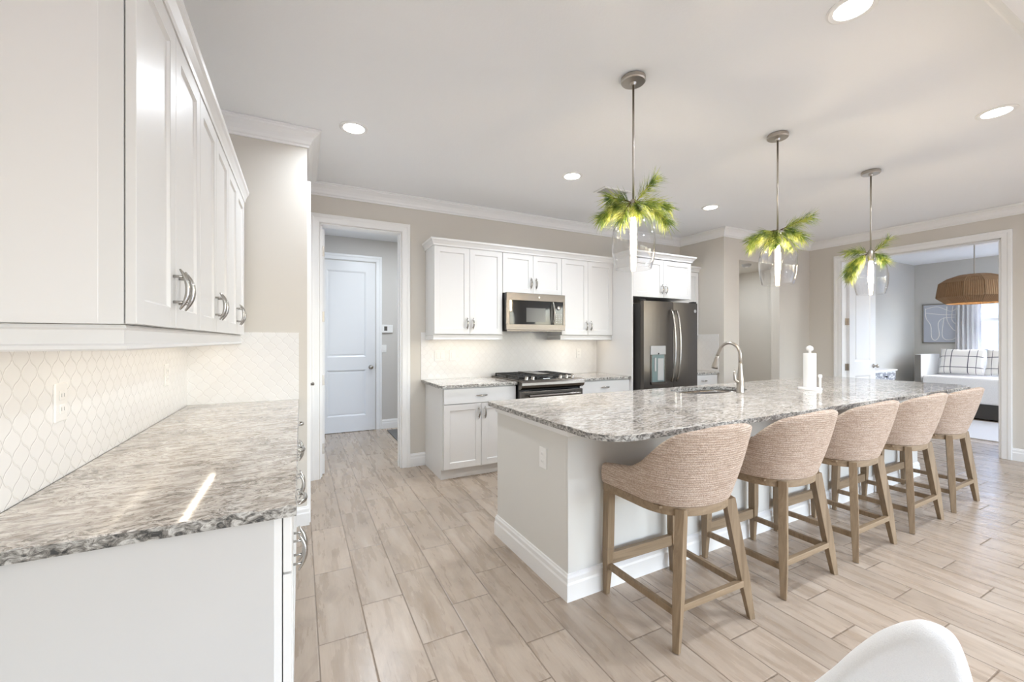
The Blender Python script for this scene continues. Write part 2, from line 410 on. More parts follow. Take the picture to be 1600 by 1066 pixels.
# ------------------------------------------------------------------ the shell
CEIL = 2.84; XL = -0.66; YS = 3.365; XP = 0.045; YB = 4.412; XF = 5.06; YN = 3.69; XR = 7.08; YW = -5.0
BX = 11.0; BY = 3.80; BY0 = 0.2      # bedroom far wall, left wall, right wall
HY = 6.5
struct(MB().box(-1.2, -5.3, -0.1, 11.3, 7.0, 0).build('floor', 'floor'))
struct(MB().box(-0.9, -5.2, CEIL, 11.2, 7.0, CEIL+0.1).build('ceiling', 'ceil'))
struct(MB().box(XL-0.12, YW, 0, XL, YS, CEIL).build('wall_left', 'wall'))
struct(MB().box(XL-0.12, YS, 0, XP, YS+0.12, CEIL).box(XP-0.12, YS+0.12, 0, XP, YB, CEIL).build('wall_pantry', 'wall'))
# back wall with the hall doorway
OX0, OX1, OZ = 0.168, 0.945, 2.465
struct(MB().box(XP-0.12, YB, 0, OX0, YB+0.12, CEIL).box(OX1, YB, 0, XF+0.12, YB+0.12, CEIL).box(OX0, YB, OZ, OX1, YB+0.12, CEIL).build('wall_back', 'wall'))
# wall beside the fridge run, then the wall with the tall niche
NX0, NX1, NZ = 5.38, 6.30, 2.445
struct(MB().box(XF, YN, 0, XF+0.12, YB, CEIL).build('wall_fridge_side', 'wall'))
struct(MB().box(XF+0.12, YN, 0, NX0, YN+0.12, CEIL).box(NX1, YN, 0, XR+0.12, YN+0.12, CEIL).box(NX0, YN, NZ, NX1, YN+0.12, CEIL).build('wall_niche', 'wall'))
struct(MB().box(NX0-0.15, YN+0.95, 0, NX1+0.55, YN+1.07, CEIL).box(NX0-0.15, YN+0.12, 0, NX0-0.03, YN+0.95, CEIL).box(NX1+0.43, YN+0.12, 0, NX1+0.55, YN+0.95, CEIL).build('wall_niche_back', 'wall'))
struct(MB().box(NX0-0.03, YN+0.12, NZ+0.03, NX1+0.43, YN+0.95, NZ+0.1).build('ceiling_niche', 'wall'))
# right wall with the double-door opening
RY0, RY1, RZ = 1.70, 3.262, 2.49
struct(MB().box(XR, YW, 0, XR+0.12, -4.4, CEIL).box(XR, -1.0, 0, XR+0.12, RY0, CEIL).box(XR, RY1, 0, XR+0.12, YN, CEIL)
       .box(XR, RY0, RZ, XR+0.12, RY1, CEIL).box(XR, -4.4, 2.4, XR+0.12, -1.0, CEIL).build('wall_right', 'wall'))
# living space wall behind the camera with two wide glazed openings
struct(MB().box(XL-0.12, YW-0.12, 0, 0.7, YW, CEIL).box(3.3, YW-0.12, 0, 3.8, YW, CEIL).box(6.8, YW-0.12, 0, XR+0.12, YW, CEIL)
       .box(0.7, YW-0.12, 2.4, 3.3, YW, CEIL).box(3.8, YW-0.12, 2.4, 6.8, YW, CEIL).build('wall_rear', 'wall'))
def slider(name, p0, p1, along_x, n):
    root = bpy.data.objects.new(name, None); C.objects.link(root); struct(root)
    a, b, k = p0[0], p0[1], p1
    fr = MB(); gl = MB()
    def bx(m, u0, u1, z0, z1, t):
        if along_x: m.box(u0, k-t, z0, u1, k+t, z1)
        else: m.box(k-t, u0, z0, k+t, u1, z1)
    bx(fr, a, b, 0, 0.06, 0.04); bx(fr, a, b, 2.34, 2.4, 0.04)
    for i in range(n+1):
        u = a + (b-a-0.06)*i/n; bx(fr, u, u+0.06, 0.06, 2.34, 0.035)
    for i in range(n):
        u = a + (b-a-0.06)*i/n + 0.06; bx(gl, u, a+(b-a-0.06)*(i+1)/n, 0.06, 2.34, 0.004)
    struct(fr.build('frame', 'trim', root, 0.003)); struct(gl.build('glass', 'pane', root))
slider('window_2', (0.7, 3.3), YW-0.06, True, 3)
slider('window_3', (3.8, 6.8), YW-0.06, True, 3)
slider('window_4', (-4.4, -1.0), XR+0.06, False, 3)
# ceiling beam with crown between kitchen and living space (its far edge shows top right)
struct(MB().box(XL, 0.30, 2.70, XR, 0.60, CEIL).build('trim_9', 'trim'))
# hall behind the doorway
struct(MB().box(-0.6, HY, 0, 3.2, HY+0.12, CEIL).box(-0.72, YB+0.12, 0, -0.6, HY+0.12, CEIL).box(3.2, YB+0.12, 0, 3.32, HY+0.12, CEIL).build('wall_hall', 'wallcool'))
# bedroom
WY0, WY1, WZ0, WZ1 = 1.2, 2.93, 0.85, 2.35
struct(MB().box(XR+0.12, BY, 0, BX, BY+0.12, CEIL).build('wall_bedroom_left', 'bedwall'))
struct(MB().box(BX, BY0-0.12, 0, BX+0.12, WY0, CEIL).box(BX, WY1, 0, BX+0.12, BY+0.12, CEIL).box(BX, WY0, 0, BX+0.12, WY1, WZ0).box(BX, WY0, WZ1, BX+0.12, WY1, CEIL).build('wall_bedroom_back', 'bedwall'))
struct(MB().box(XR+0.12, BY0-0.12, 0, 8.1, BY0, CEIL).box(10.3, BY0-0.12, 0, BX, BY0, CEIL).box(8.1, BY0-0.12, 0, 10.3, BY0, 0.6).box(8.1, BY0-0.12, 2.4, 10.3, BY0, CEIL).build('wall_bedroom_right', 'bedwall'))

# crown moulding (offset from wall, height)
CR = [(0, -0.112), (0.012, -0.112), (0.014, -0.100), (0.024, -0.092), (0.030, -0.075), (0.045, -0.050), (0.068, -0.032), (0.078, -0.026), (0.080, -0.016), (0.092, -0.012), (0.092, -0.002), (0, -0.002)]
def xyc(p, q, w): return (p, q, CEIL + w)
def crown(name, path, side=1):
    return struct(MB().sweep(path, CR, xyc, side=side).build(name, 'trim'))
crown('trim_1', [(XL, 0.60), (XL, YS), (XP, YS), (XP, YB), (XF, YB), (XF, YN), (XR, YN), (XR, 0.60)], side=-1)
crown('trim_2', [(XL, 0.60), (XR, 0.60)], side=1)
crown('trim_3', [(XR, 0.30), (XR, YW), (XL, YW), (XL, 0.30)], side=-1)
crown('trim_4', [(XR, 0.30), (XL, 0.30)], side=1)
BB = [(0, 0), (0.016, 0), (0.016, 0.085), (0.012, 0.096), (0.012, 0.118), (0.007, 0.126), (0.006, 0.134), (0, 0.137)]
def fl(p, q, w): return (p, q, w)
def base(name, path, side=-1):
    return struct(MB().sweep(path, BB, fl, side=side).build(name, 'trim'))
base('baseboard_pantry', [(XL, YS), (XP, YS), (XP, YS+0.10)])
base('baseboard_back', [(1.03, YB), (1.196, YB)])
base('baseboard_fridge', [(XF, 3.74), (XF, YN), (NX0, YN)])
base('baseboard_niche', [(NX1, YN), (XR, YN), (XR, RY1+0.09)])
base('baseboard_right', [(XR, RY0-0.09), (XR, -1.0)])
base('baseboard_left', [(XL, YW), (XL, 1.2)])
base('baseboard_hall', [(-0.6, HY), (0.1, HY)]); base('baseboard_hall_far', [(1.09, HY), (3.2, HY)])
base('baseboard_bedroom', [(XR+0.12, BY), (BX, BY), (BX, BY0)])
# door casing (offset away from the opening, thickness)
CS = [(0.004, 0), (0.004, 0.012), (0.012, 0.016), (0.05, 0.018), (0.062, 0.024), (0.085, 0.024), (0.089, 0.018), (0.089, 0)]
struct(MB().sweep([(OX0, 0), (OX0, OZ), (OX1, OZ), (OX1, 0)], CS, lambda p, q, w: (p, YB - w, q)).build('trim_5', 'trim'))
struct(MB().sweep([(OX0, 0), (OX0, OZ), (OX1, OZ), (OX1, 0)], CS, lambda p, q, w: (p, YB + 0.12 + w, q)).build('trim_6', 'trim'))
struct(MB().box(OX0, YB-0.002, 0, OX0+0.012, YB+0.122, OZ).box(OX1-0.012, YB-0.002, 0, OX1, YB+0.122, OZ).box(OX0, YB-0.002, OZ-0.012, OX1, YB+0.122, OZ)
       .box(OX0+0.012, YB+0.05, 0, OX0+0.024, YB+0.085, OZ-0.012).box(OX1-0.024, YB+0.05, 0, OX1-0.012, YB+0.085, OZ-0.012).build('trim_7', 'trim', bevel=0.002))
struct(MB().sweep([(RY0, 0), (RY0, RZ), (RY1, RZ), (RY1, 0)], CS, lambda p, q, w: (XR - w, p, q)).build('trim_8', 'trim'))
struct(MB().box(XR-0.002, RY0, 0, XR+0.122, RY0+0.012, RZ).box(XR-0.002, RY1-0.012, 0, XR+0.122, RY1, RZ).box(XR-0.002, RY0, RZ-0.012, XR+0.122, RY1, RZ).build('trim_10', 'trim', bevel=0.002))

def door_slab(mb, x0, x1, z0, z1, y0, y1, panels, rc=0.012):
    """a moulded panel door in the x/z plane; panels: (x0,x1,z0,z1)"""
    if y1-y0 < 0.03: rc = 0.004
    mb.box(x0, y0+rc, z0, x1, y1-rc, z1)
    px0, px1 = panels[0][0], panels[0][1]
    zc = [z0] + sum([[p[2], p[3]] for p in panels], []) + [z1]
    for a, b in ((y0, y0+rc), (y1-rc, y1)):
        mb.box(x0, a, z0, px0, b, z1); mb.box(px1, a, z0, x1, b, z1)
        for i in range(0, len(zc), 2): mb.box(px0, a, zc[i], px1, b, zc[i+1])
    fr = [(0, 0), (0.005, 0.0), (0.022, rc*0.75), (0.026, rc), (0, rc)]
    for p in panels:
        for s, a in ((-1, y0), (1, y1)):
            mb.sweep([(p[0], p[2]), (p[1], p[2]), (p[1], p[3]), (p[0], p[3])], fr, lambda u, v, w: (u, a - s*w, v), closed=True)
            m = 0.045; h = rc*0.55
            mb.box(p[0]+m, a - s*rc, p[2]+m, p[1]-m, a - s*(rc-h), p[3]-m)
    return mb
def knob(parent, x, y, z, s, mat='nickel'):
    o = MB().lathe([(0.032, 0), (0.032, 0.006), (0.012, 0.010), (0.011, 0.03), (0.026, 0.04), (0.029, 0.052), (0.022, 0.064), (0.0, 0.067)], seg=20, axis='y').build('door_knob', mat, parent, smooth=True)
    o.location = (x, y, z)
    if s > 0: o.rotation_euler = (0, 0, PI)
    return o
def dempty(name, loc, rz=0):
    o = bpy.data.objects.new(name, None); C.objects.link(o); o.location = loc; o.rotation_euler = (0, 0, rz); return struct(o)
# door_1: hall door, two panels, closed
d = dempty('door_1', (0.20, HY-0.03, 0.008))
W1 = 0.80
struct(door_slab(MB(), 0, W1, 0, 2.475, -0.005, 0.03, [(0.13, W1-0.13, 0.22, 0.90), (0.13, W1-0.13, 1.08, 2.34)]).build('slab', 'door', d))
struct(knob(d, W1-0.065, -0.005, 0.93, -1)); struct(MB().box(W1-0.001, -0.006, 0.90, W1+0.006, 0.0, 0.985).build('strike_plate', 'nickel', d))
struct(MB().sweep([(0.19, 0), (0.19, 2.50), (1.01, 2.50), (1.01, 0)], CS, lambda p, q, w: (p, HY - w, q)).build('trim_11', 'trim'))
# door_2: the kitchen doorway leaf, swung fully into the hall
d = dempty('door_2', (OX0+0.014, YB+0.125, 0.01), H)
struct(door_slab(MB(), 0, 0.74, 0, 2.43, -0.035, 0.0, [(0.12, 0.62, 0.2, 0.88), (0.12, 0.62, 1.06, 2.30)]).build('slab', 'door', d))
for z in (0.25, 0.93, 1.56, 2.21):
    struct(MB().box(-0.0035, -0.033, z-0.05, 0.0, -0.004, z+0.05).lathe([(0.006, z-0.05), (0.006, z+0.05)], (-0.006, 0.002, 0), 10).build('hinge', 'nickel', d))
# door_3: pantry door on the side of the pantry wall
d = dempty('door_3', (XP+0.002, YS+0.16, 0.01), H)
struct(door_slab(MB(), 0, 0.72, 0, 2.40, -0.012, 0.0, [(0.12, 0.60, 0.2, 0.88), (0.12, 0.60, 1.06, 2.28)]).build('slab', 'door', d))
struct(MB().lathe([(0.026, 0), (0.026, 0.008), (0.010, 0.010), (0.010, 0.035)], (0.06, -0.012, 0.985), 16, 'y').tube([(0.06, -0.045, 0.985), (0.16, -0.045, 0.985)], 0.008).build('lever', 'nickel', d, smooth=True))
struct(MB().sweep([(YS+0.10, 0), (YS+0.10, 2.43), (YS+0.92, 2.43), (YS+0.92, 0)], [(a*0.8, b) for a, b in CS], lambda p, q, w: (XP + w, p, q)).build('trim_12', 'trim'))
# door_4 / door_5: the bedroom double doors standing open
for nm, y, s in (('door_4', RY1-0.014, 1), ('door_5', RY0+0.012, -1)):
    d = dempty(nm, (XR+0.128, y, 0.01))
    y0, y1 = (-0.035, 0.0) if s > 0 else (0.0, 0.035)
    if s < 0: y0, y1 = -0.0, 0.035
    LW = 0.765
    struct(door_slab(MB(), 0, LW, 0, 2.465, y0, y1, [(0.15, LW-0.15, 0.2, 0.80), (0.15, LW-0.15, 1.0, 2.33)]).build('slab', 'door', d))
    if s > 0: struct(knob(d, LW-0.06, y0, 0.93, -1, 'nickel'))
    for z in (0.25, 0.93, 1.60, 2.22):
        struct(MB().box(-0.004, y0+0.003, z-0.05, 0.0, y1-0.003, z+0.05).box(-0.05, (y1 if s > 0 else y0)-0.004*s, z-0.05, 0.0, (y1 if s > 0 else y0), z+0.05).build('hinge', 'nickel', d))
# bedroom window
w_ = dempty('window_1', (0, 0, 0))
f = MB()
f.box(BX+0.03, WY0, WZ0, BX+0.09, WY0+0.05, WZ1).box(BX+0.03, WY1-0.05, WZ0, BX+0.09, WY1, WZ1).box(BX+0.03, WY0, WZ0, BX+0.09, WY1, WZ0+0.05).box(BX+0.03, WY0, WZ1-0.05, BX+0.09, WY1, WZ1)
f.box(BX+0.03, WY0, 1.69, BX+0.09, WY1, 1.74).box(BX+0.035, (WY0+WY1)/2-0.03, WZ0, BX+0.085, (WY0+WY1)/2+0.03, WZ1)
struct(f.build('frame', 'trim', w_, 0.003)); struct(MB().box(BX+0.055, WY0+0.05, WZ0+0.05, BX+0.062, WY1-0.05, WZ1-0.05).build('glass', 'pane', w_))
struct(MB().box(BX-0.05, WY0-0.05, WZ0-0.03, BX+0.03, WY1+0.05, WZ0).build('sill', 'trim', w_, 0.004))
struct(MB().box(8.1, BY0-0.09, 0.6, 8.15, BY0-0.03, 2.4).box(10.25, BY0-0.09, 0.6, 10.3, BY0-0.03, 2.4).box(8.1, BY0-0.09, 0.6, 10.3, BY0-0.03, 0.65).box(8.1, BY0-0.09, 2.35, 10.3, BY0-0.03, 2.4).box(9.17, BY0-0.09, 0.6, 9.23, BY0-0.03, 2.4).build('window_5', 'trim', bevel=0.003))
# backsplash tiling
struct(MB().box(XL, 1.20, 0.914, XL+0.008, YS, 1.39).build('wall_backsplash_left', 'tileY'))
struct(MB().box(XL+0.008, YS-0.008, 0.914, -0.008, YS, 1.39).build('wall_backsplash_pantry', 'tileX'))
struct(MB().box(1.15, YB-0.008, 0.914, 3.50, YB, 1.42).box(1.96, YB-0.008, 1.42, 2.73, YB, 1.60).build('wall_backsplash_back', 'tileX'))
struct(MB().box(4.48, YB-0.008, 0.914, XF, YB, 1.42).build('wall_backsplash_fridge', 'tileX'))
struct(MB().box(XF-0.008, 3.765, 0.914, XF, YB-0.008, 1.42).build('wall_backsplash_side', 'tileY'))
# ground outside and the neighbouring house seen through the bedroom window
struct(MB().box(-30, -40, -0.4, 45, 30, -0.35).build('ground', simple('pale_paving', (0.30, 0.30, 0.29), 0.9, noise=0.1)))
# ------------------------------------------------------------------ cabinets (local: x along the run, front faces -y, z up)
def shaker(mb, x0, z0, x1, z1, y, th=0.02, fr=0.057, rec=0.009):
    mb.box(x0, y, z0, x0+fr, y+th, z1).box(x1-fr, y, z0, x1, y+th, z1)
    mb.box(x0+fr, y, z0, x1-fr, y+th, z0+fr).box(x0+fr, y, z1-fr, x1-fr, y+th, z1)
    mb.box(x0+fr, y+rec, z0+fr, x1-fr, y+th-0.002, z1-fr)
    mb.sweep([(x0+fr, z0+fr), (x1-fr, z0+fr), (x1-fr, z1-fr), (x0+fr, z1-fr)], [(0, 0.001), (0.005, 0.0075), (0.007, rec), (0, rec)], lambda u, v, w_: (u, y+w_, v), closed=True)
    return mb
_pull = None
def pull(parent, x, y, z, vertical=True):
    """crescent bow pull with two posts"""
    global _pull
    if _pull is None:
        m = MB(); n = 15; pts = []; rs = []
        for i in range(n):
            t = -1 + 2*i/(n-1); pts.append((0, -(0.016 + 0.020*(1-t*t)), 0.060*t)); rs.append(0.0025 + 0.0048*(1-abs(t)**2.2))
        m.tube(pts, rs, 8, flat=1.35)
        for s in (-1, 1): m.tube([(0, 0, 0.038*s), (0, -0.027, 0.038*s)], 0.0042, 8)
        _pull = m.build('handle', 'chrome', parent, smooth=True); o = _pull
    else:
        o = _pull.copy(); C.objects.link(o); o.parent = parent
    o.location = (x, y, z); o.rotation_euler = (0, 0 if vertical else H, 0)
    return o
def door(root, x0, z0, x1, z1, y, hx=None, hz=None):
    d = shaker(MB(), x0, z0, x1, z1, y).build('door', 'cab', root, 0.0012)
    if hx is not None: pull(d, hx, y, hz)
    return d
def drawer(root, x0, z0, x1, z1, y):
    d = MB().box(x0, y, z0, x1, y+0.02, z1).build('drawer', 'cab', root, 0.0025)
    pull(d, (x0+x1)/2, y, (z0+z1)/2, False); return d
def upper(name, label, group, loc, rz, w, z0, z1, depth=0.325, hz=None):
    r = thing(name, label, 'cabinet', loc, rz, group)
    MB().box(0, 0.0225, z0, w, depth, z1).build('body', 'cab', r, 0.001)
    g = 0.0018; m = w/2; hz = hz if hz else z0+0.11
    dt = z1-(0.039 if z1 < 2.31 else 0.0225)
    door(r, g, z0+0.001, m-g, dt, 0, m-0.033, hz); door(r, m+g, z0+0.001, w-g, dt, 0, m+0.033, hz)
    return r
def lower(name, label, group, loc, rz, w, depth=0.625, doors=2, toe=True):
    r = thing(name, label, 'cabinet', loc, rz, group)
    b = MB().box(0, 0.0225, 0.10, w, depth, 0.882).build('body', 'cab', r, 0.001)
    MB().box(0.0, 0.075, 0.0, w, depth, 0.0995).build('toe_kick', 'cab', r, 0.001)
    g = 0.0018; m = w/2
    drawer(r, g, 0.727, w-g, 0.872, 0)
    if doors == 2:
        door(r, g, 0.112, m-g, 0.722, 0, m-0.033, 0.63); door(r, m+g, 0.112, w-g, 0.722, 0, m+0.033, 0.63)
    else: door(r, g, 0.112, w-g, 0.722, 0, 0.04, 0.63)
    return r
# left run, facing the aisle (+x)
LU = ['white upper cabinet nearest the camera in the left wall row', 'middle white upper cabinet of the left wall row', 'white upper cabinet of the left row nearest the pantry wall']
for i in range(3):
    upper('upper_cabinet', LU[i], 'upper cabinets of the left wall', (-0.335, 1.242+0.6895*i, 0), H, 0.688, 1.372, 2.30, depth=0.3225, hz=1.372+0.115)
LL = ['white base cabinet at the near end of the left counter', 'white base cabinet in the middle under the left counter', 'white base cabinet under the left counter beside the pantry wall']
for i in range(3):
    r = lower('base_cabinet', LL[i], 'base cabinets of the left wall', (-0.020, 1.238+0.7075*i, 0), H, 0.706, 0.632)
# crown and light rail of the left uppers
KC = [(0, -0.072), (0.006, -0.072), (0.008, -0.055), (0.020, -0.028), (0.028, -0.018), (0.030, -0.004), (0.030, 0), (-0.30, 0), (-0.30, -0.004), (0, -0.03)]
def kcrown(name, label, path, z, side, grp=None, scale=1.0, mat='cab'):
    prof = [(a*scale if a > 0 else a*0.05, b) for a, b in KC[:7]] + [(-0.012, 0), (-0.012, -0.072)]
    return tag(MB().sweep(path, prof, lambda p, q, w_: (p, q, z+w_), side=side).build(name, mat), label, 'moulding', grp)
kcrown('crown_molding', 'white crown moulding along the top of the left wall cabinets', [(XL+0.015, 1.229), (-0.337, 1.229), (-0.337, YS-0.04)], 2.335, -1)
LR = [(0, 0.060), (0.004, 0.059), (0.008, 0.052), (0.002, 0.047), (0.002, 0.016), (0.009, 0.012), (0.010, 0.004), (0.006, 0), (-0.018, 0), (-0.018, 0.060)]
tag(MB().sweep([(XL+0.01, 1.258), (-0.362, 1.258), (-0.362, YS-0.012)], [(a, b-0.0605) for a, b in LR], lambda p, q, w_: (p, q, 1.372+w_), side=-1).build('light_rail', 'cab'), 'white light rail moulding below the left wall cabinets', 'moulding')
# end panels (applied stile) of the left runs
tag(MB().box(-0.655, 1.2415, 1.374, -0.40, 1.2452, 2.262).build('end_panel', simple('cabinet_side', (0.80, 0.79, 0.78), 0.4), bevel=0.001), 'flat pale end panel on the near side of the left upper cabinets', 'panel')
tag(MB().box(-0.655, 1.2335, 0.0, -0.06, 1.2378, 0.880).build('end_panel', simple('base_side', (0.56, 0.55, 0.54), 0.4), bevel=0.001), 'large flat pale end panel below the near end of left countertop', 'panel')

def rough_slab(name, poly, z0, z1, label, jitter=0.0015, holes=None, rz=0, loc=(0, 0, 0), halves=None):
    """granite slab: polygon outline; sides subdivided with a chiselled surface"""
    m = MB(); b = m.b; rnd = random.Random(5)
    def ring(poly, closed=True):
        out = []
        n = len(poly)
        for i in range(n):
            a = Vector(poly[i]); c = Vector(poly[(i+1) % n]); L = (c-a).length; k = max(1, int(L/0.02))
            for j in range(k): out.append(tuple(a + (c-a)*j/k))
        return out
    pts = ring(poly); n = len(pts); rows = []
    ez = [z0, z0+(z1-z0)*0.25, z0+(z1-z0)*0.6, z1-0.003, z1]
    cen = [Vector(p) for p in pts]
    for r_, z in enumerate(ez):
        row = []
        for i, p in enumerate(cen):
            t = (cen[(i+1) % n] - cen[i-1]).normalized(); nr = Vector((t.y, -t.x))
            o = rnd.uniform(-1, 1)*jitter if 0 < r_ < 4 else (-0.003 if r_ == 4 else 0)
            row.append((p.x+nr.x*o, p.y+nr.y*o, z))
        rows.append(row)
    vr = m.grid(rows, True)
    if not holes:
        m.cap(vr[0], True); m.cap(vr[-1])
    else:
        hole = holes; hn = len(hole); kk = hn
        hr = m.grid([[(p[0], p[1], z) for p in hole] for z in (z0, z1)], True)
        # bridge each cap with a triangle fill
        for vs_, hv in ((vr[0], hr[0]), (vr[-1], hr[1])):
            es = []
            for L_ in (vs_, hv):
                for i in range(len(L_)):
                    e = b.edges.get((L_[i], L_[(i+1) % len(L_)])) or b.edges.new((L_[i], L_[(i+1) % len(L_)])); es.append(e)
            bmesh.ops.triangle_fill(b, use_beauty=True, use_dissolve=False, edges=es)
    o = m.build(name, 'granite'); o.location = loc; o.rotation_euler = (0, 0, rz)
    return tag(o, label, 'countertop')
CT0, CT1 = 0.884, 0.914
rough_slab('countertop', [(XL+0.009, 1.205), (-0.009, 1.205), (-0.009, YS-0.009), (XL+0.009, YS-0.009)], CT0, CT1, 'beige speckled granite countertop along the left wall in the foreground')

# back run
YU = YB - 0.330      # upper door face
YL = YB - 0.632      # lower door face
ub = 'upper cabinets of the back wall'
upper('upper_cabinet', 'tall white upper cabinet left of the microwave', ub, (1.200, YU, 0), 0, 0.760, 1.400, 2.315)
upper('upper_cabinet', 'short white upper cabinet directly above the microwave', ub, (1.962, YU, 0), 0, 0.764, 1.855, 2.315, hz=1.975)
upper('upper_cabinet', 'tall white upper cabinet between microwave and fridge surround', ub, (2.728, YU, 0), 0, 0.762, 1.400, 2.315)
upper('upper_cabinet', 'deep white cabinet over the refrigerator', ub, (3.512, 3.745, 0), 0, 0.985, 1.860, 2.345, depth=0.662, hz=1.965)
r = thing('upper_cabinet', 'narrow white upper cabinet half hidden right of the refrigerator', 'cabinet', (4.50, YU, 0), 0, ub)
MB().box(0, 0.0225, 1.40, 0.555, 0.325, 2.315).build('body', 'cab', r, 0.001)
door(r, 0.002, 1.401, 0.553, 2.295, 0, 0.04, 1.51)
tag(MB().box(3.492, 3.745, 0.0, 3.511, YB-0.009, 2.345).build('fridge_panel', 'cab', bevel=0.001), 'tall white side panel enclosing the left of the refrigerator', 'panel')
kcrown('crown_molding', 'white crown moulding on top of the back wall cabinets', [(1.196, YB-0.002), (1.196, YU), (3.490, YU)], 2.366, -1, scale=1.25)
kcrown('crown_molding', 'white crown moulding on the deep cabinet over the refrigerator', [(3.490, YU-0.05), (3.490, 3.743), (4.500, 3.743), (4.500, YB-0.35)], 2.402, -1, scale=1.6)
kcrown('crown_molding', 'short crown moulding on the narrow cabinet right of the refrigerator', [(4.501, YU), (XF-0.003, YU)], 2.372, -1, scale=1.5)
for x0, x1, l in ((1.200, 1.960, 'left of the microwave'), (2.728, 3.490, 'right of the microwave')):
    tag(MB().sweep([(x0+0.001, YB-0.01), (x0+0.001, YU+0.026), (x1-0.001, YU+0.026), (x1-0.001, YB-0.01)], [(-a if a > 0 else -a, b-0.0605) for a, b in LR], lambda p, q, w_: (p, q, 1.400+w_), side=1).build('light_rail', 'cab'), 'white light rail under the upper cabinet ' + l, 'moulding')
lb = 'base cabinets of the back wall'
lower('base_cabinet', 'white base cabinet with drawer and two doors left of the range', lb, (1.203, YL, 0), 0, 0.765)
lower('base_cabinet', 'white base cabinet between range and refrigerator', lb, (2.742, YL, 0), 0, 0.748)
lower('base_cabinet', 'narrow white base cabinet right of the refrigerator', lb, (4.500, YL, 0), 0, 0.555, doors=1)
tag(MB().box(1.198, YL+0.07, 0, 1.2025, YB-0.002, 0.10).box(1.1975, YL+0.0225, 0.10, 1.2025, YB-0.002, 0.882).build('end_panel', 'cab'), 'white end panel on the left side of the back base cabinets', 'panel')
rough_slab('countertop', [(1.155, YL-0.028), (1.968, YL-0.028), (1.968, YB-0.009), (1.155, YB-0.009)], CT0, CT1, 'short granite countertop left of the range')
rough_slab('countertop', [(2.742, YL-0.028), (3.490, YL-0.028), (3.490, YB-0.009), (2.742, YB-0.009)], CT0, CT1, 'short granite countertop between the range and refrigerator')
rough_slab('countertop', [(4.49, YL-0.028), (XF-0.009, YL-0.028), (XF-0.009, YB-0.009), (4.49, YB-0.009)], CT0, CT1, 'small granite countertop right of the refrigerator')

# ------------------------------------------------------------------ range
r = thing('gas_range', 'stainless slide-in gas range with black grates and knobs', 'range', (1.975, 3.68, 0))
W = 0.76
MB().box(0.004, 0.05, 0.02, W-0.004, 0.70, 0.905).build('body', 'black', r, 0.002)
MB().box(-0.006, 0.05, 0.9155, W+0.006, 0.715, 0.928).build('cooktop', 'steel', r, 0.003)
MB().box(0.03, 0.13, 0.928, W-0.03, 0.70, 0.932).build('burner_tray', 'black', r)
m = MB()   # bullnose fascia
prof = [(0.02, 0.928), (-0.005, 0.922), (-0.022, 0.905), (-0.026, 0.880), (-0.014, 0.855), (0.01, 0.838), (0.05, 0.832), (0.05, 0.928)]
m.grid([[(x, y, z) for y, z in prof] for x in (-0.004, W+0.004)], True)
vr = list(m.b.verts); m.cap(vr[:8]); m.cap(vr[8:])
m.build('control_fascia', 'steel', r, 0.002)
MB().box(0.004, 0.0, 0.20, 0.11, 0.05, 0.815).box(0.004, 0.0, 0.20, W-0.004, 0.05, 0.30).box(W-0.11, 0.0, 0.20, W-0.004, 0.05, 0.815).box(0.11, 0.0, 0.66, W-0.11, 0.05, 0.815).box(0.11, 0.02, 0.3, W-0.11, 0.04, 0.66).build('oven_door', 'steel', r, 0.003)
MB().box(0.11, 0.015, 0.3, W-0.11, 0.0195, 0.66).build('oven_window', 'blackglass', r)
MB().tube([(0.07, -0.045, 0.775), (W-0.07, -0.045, 0.775)], 0.014, 12).box(0.08, -0.045, 0.768, 0.10, 0.0, 0.782).box(W-0.10, -0.045, 0.768, W-0.08, 0.0, 0.782).build('oven_handle', 'steel', r, smooth=False)
MB().box(0.01, 0.005, 0.05, W-0.01, 0.05, 0.19).build('warming_drawer', 'steel', r, 0.003)
for x in (0.10, 0.175, 0.515, 0.595, 0.67):
    k = MB().lathe([(0.024, 0), (0.024, 0.008), (0.018, 0.012), (0.017, 0.034), (0.012, 0.038), (0, 0.038)], seg=18).build('knob', 'chrome', r, smooth=True)
    k.location = (x, 0.075, 0.927); k.rotation_euler = (0.35, 0, 0)
MB().box(0.27, 0.062, 0.928, 0.45, 0.105, 0.932).build('display', 'blackglass', r); MB().box(0.31, 0.072, 0.932, 0.385, 0.092, 0.9328).build('display_readout', emit('display_glow', (0.8, 0.95, 1.0), 1.5), r)
for gx0, gx1 in ((0.03, 0.275), (0.28, 0.48), (0.485, 0.73)):
    g = MB(); zz = 0.962
    for yy in (0.14, 0.26, 0.40, 0.55, 0.68): g.box(gx0, yy-0.006, zz-0.012, gx1, yy+0.006, zz)
    for xx in (gx0+0.006, (gx0+gx1)/2, gx1-0.006): g.box(xx-0.006, 0.14, zz-0.012, xx+0.006, 0.68, zz)
    for xx in (gx0+0.006, gx1-0.006):
        for yy in (0.14, 0.40, 0.68): g.box(xx-0.006, yy-0.006, 0.932, xx+0.006, yy+0.006, zz-0.012)
    g.build('grate', 'iron', r)
MB().box(0.30, 0.20, 0.9625, 0.46, 0.64, 0.972).build('griddle_plate', 'steel', r, 0.003)
for x, y in ((0.15, 0.25), (0.15, 0.55), (0.61, 0.25), (0.61, 0.55)):
    o = MB().lathe([(0.045, 0), (0.045, 0.008), (0.03, 0.012), (0.0, 0.013)], seg=20).build('burner', 'iron', r, smooth=True); o.location = (x, y, 0.932)

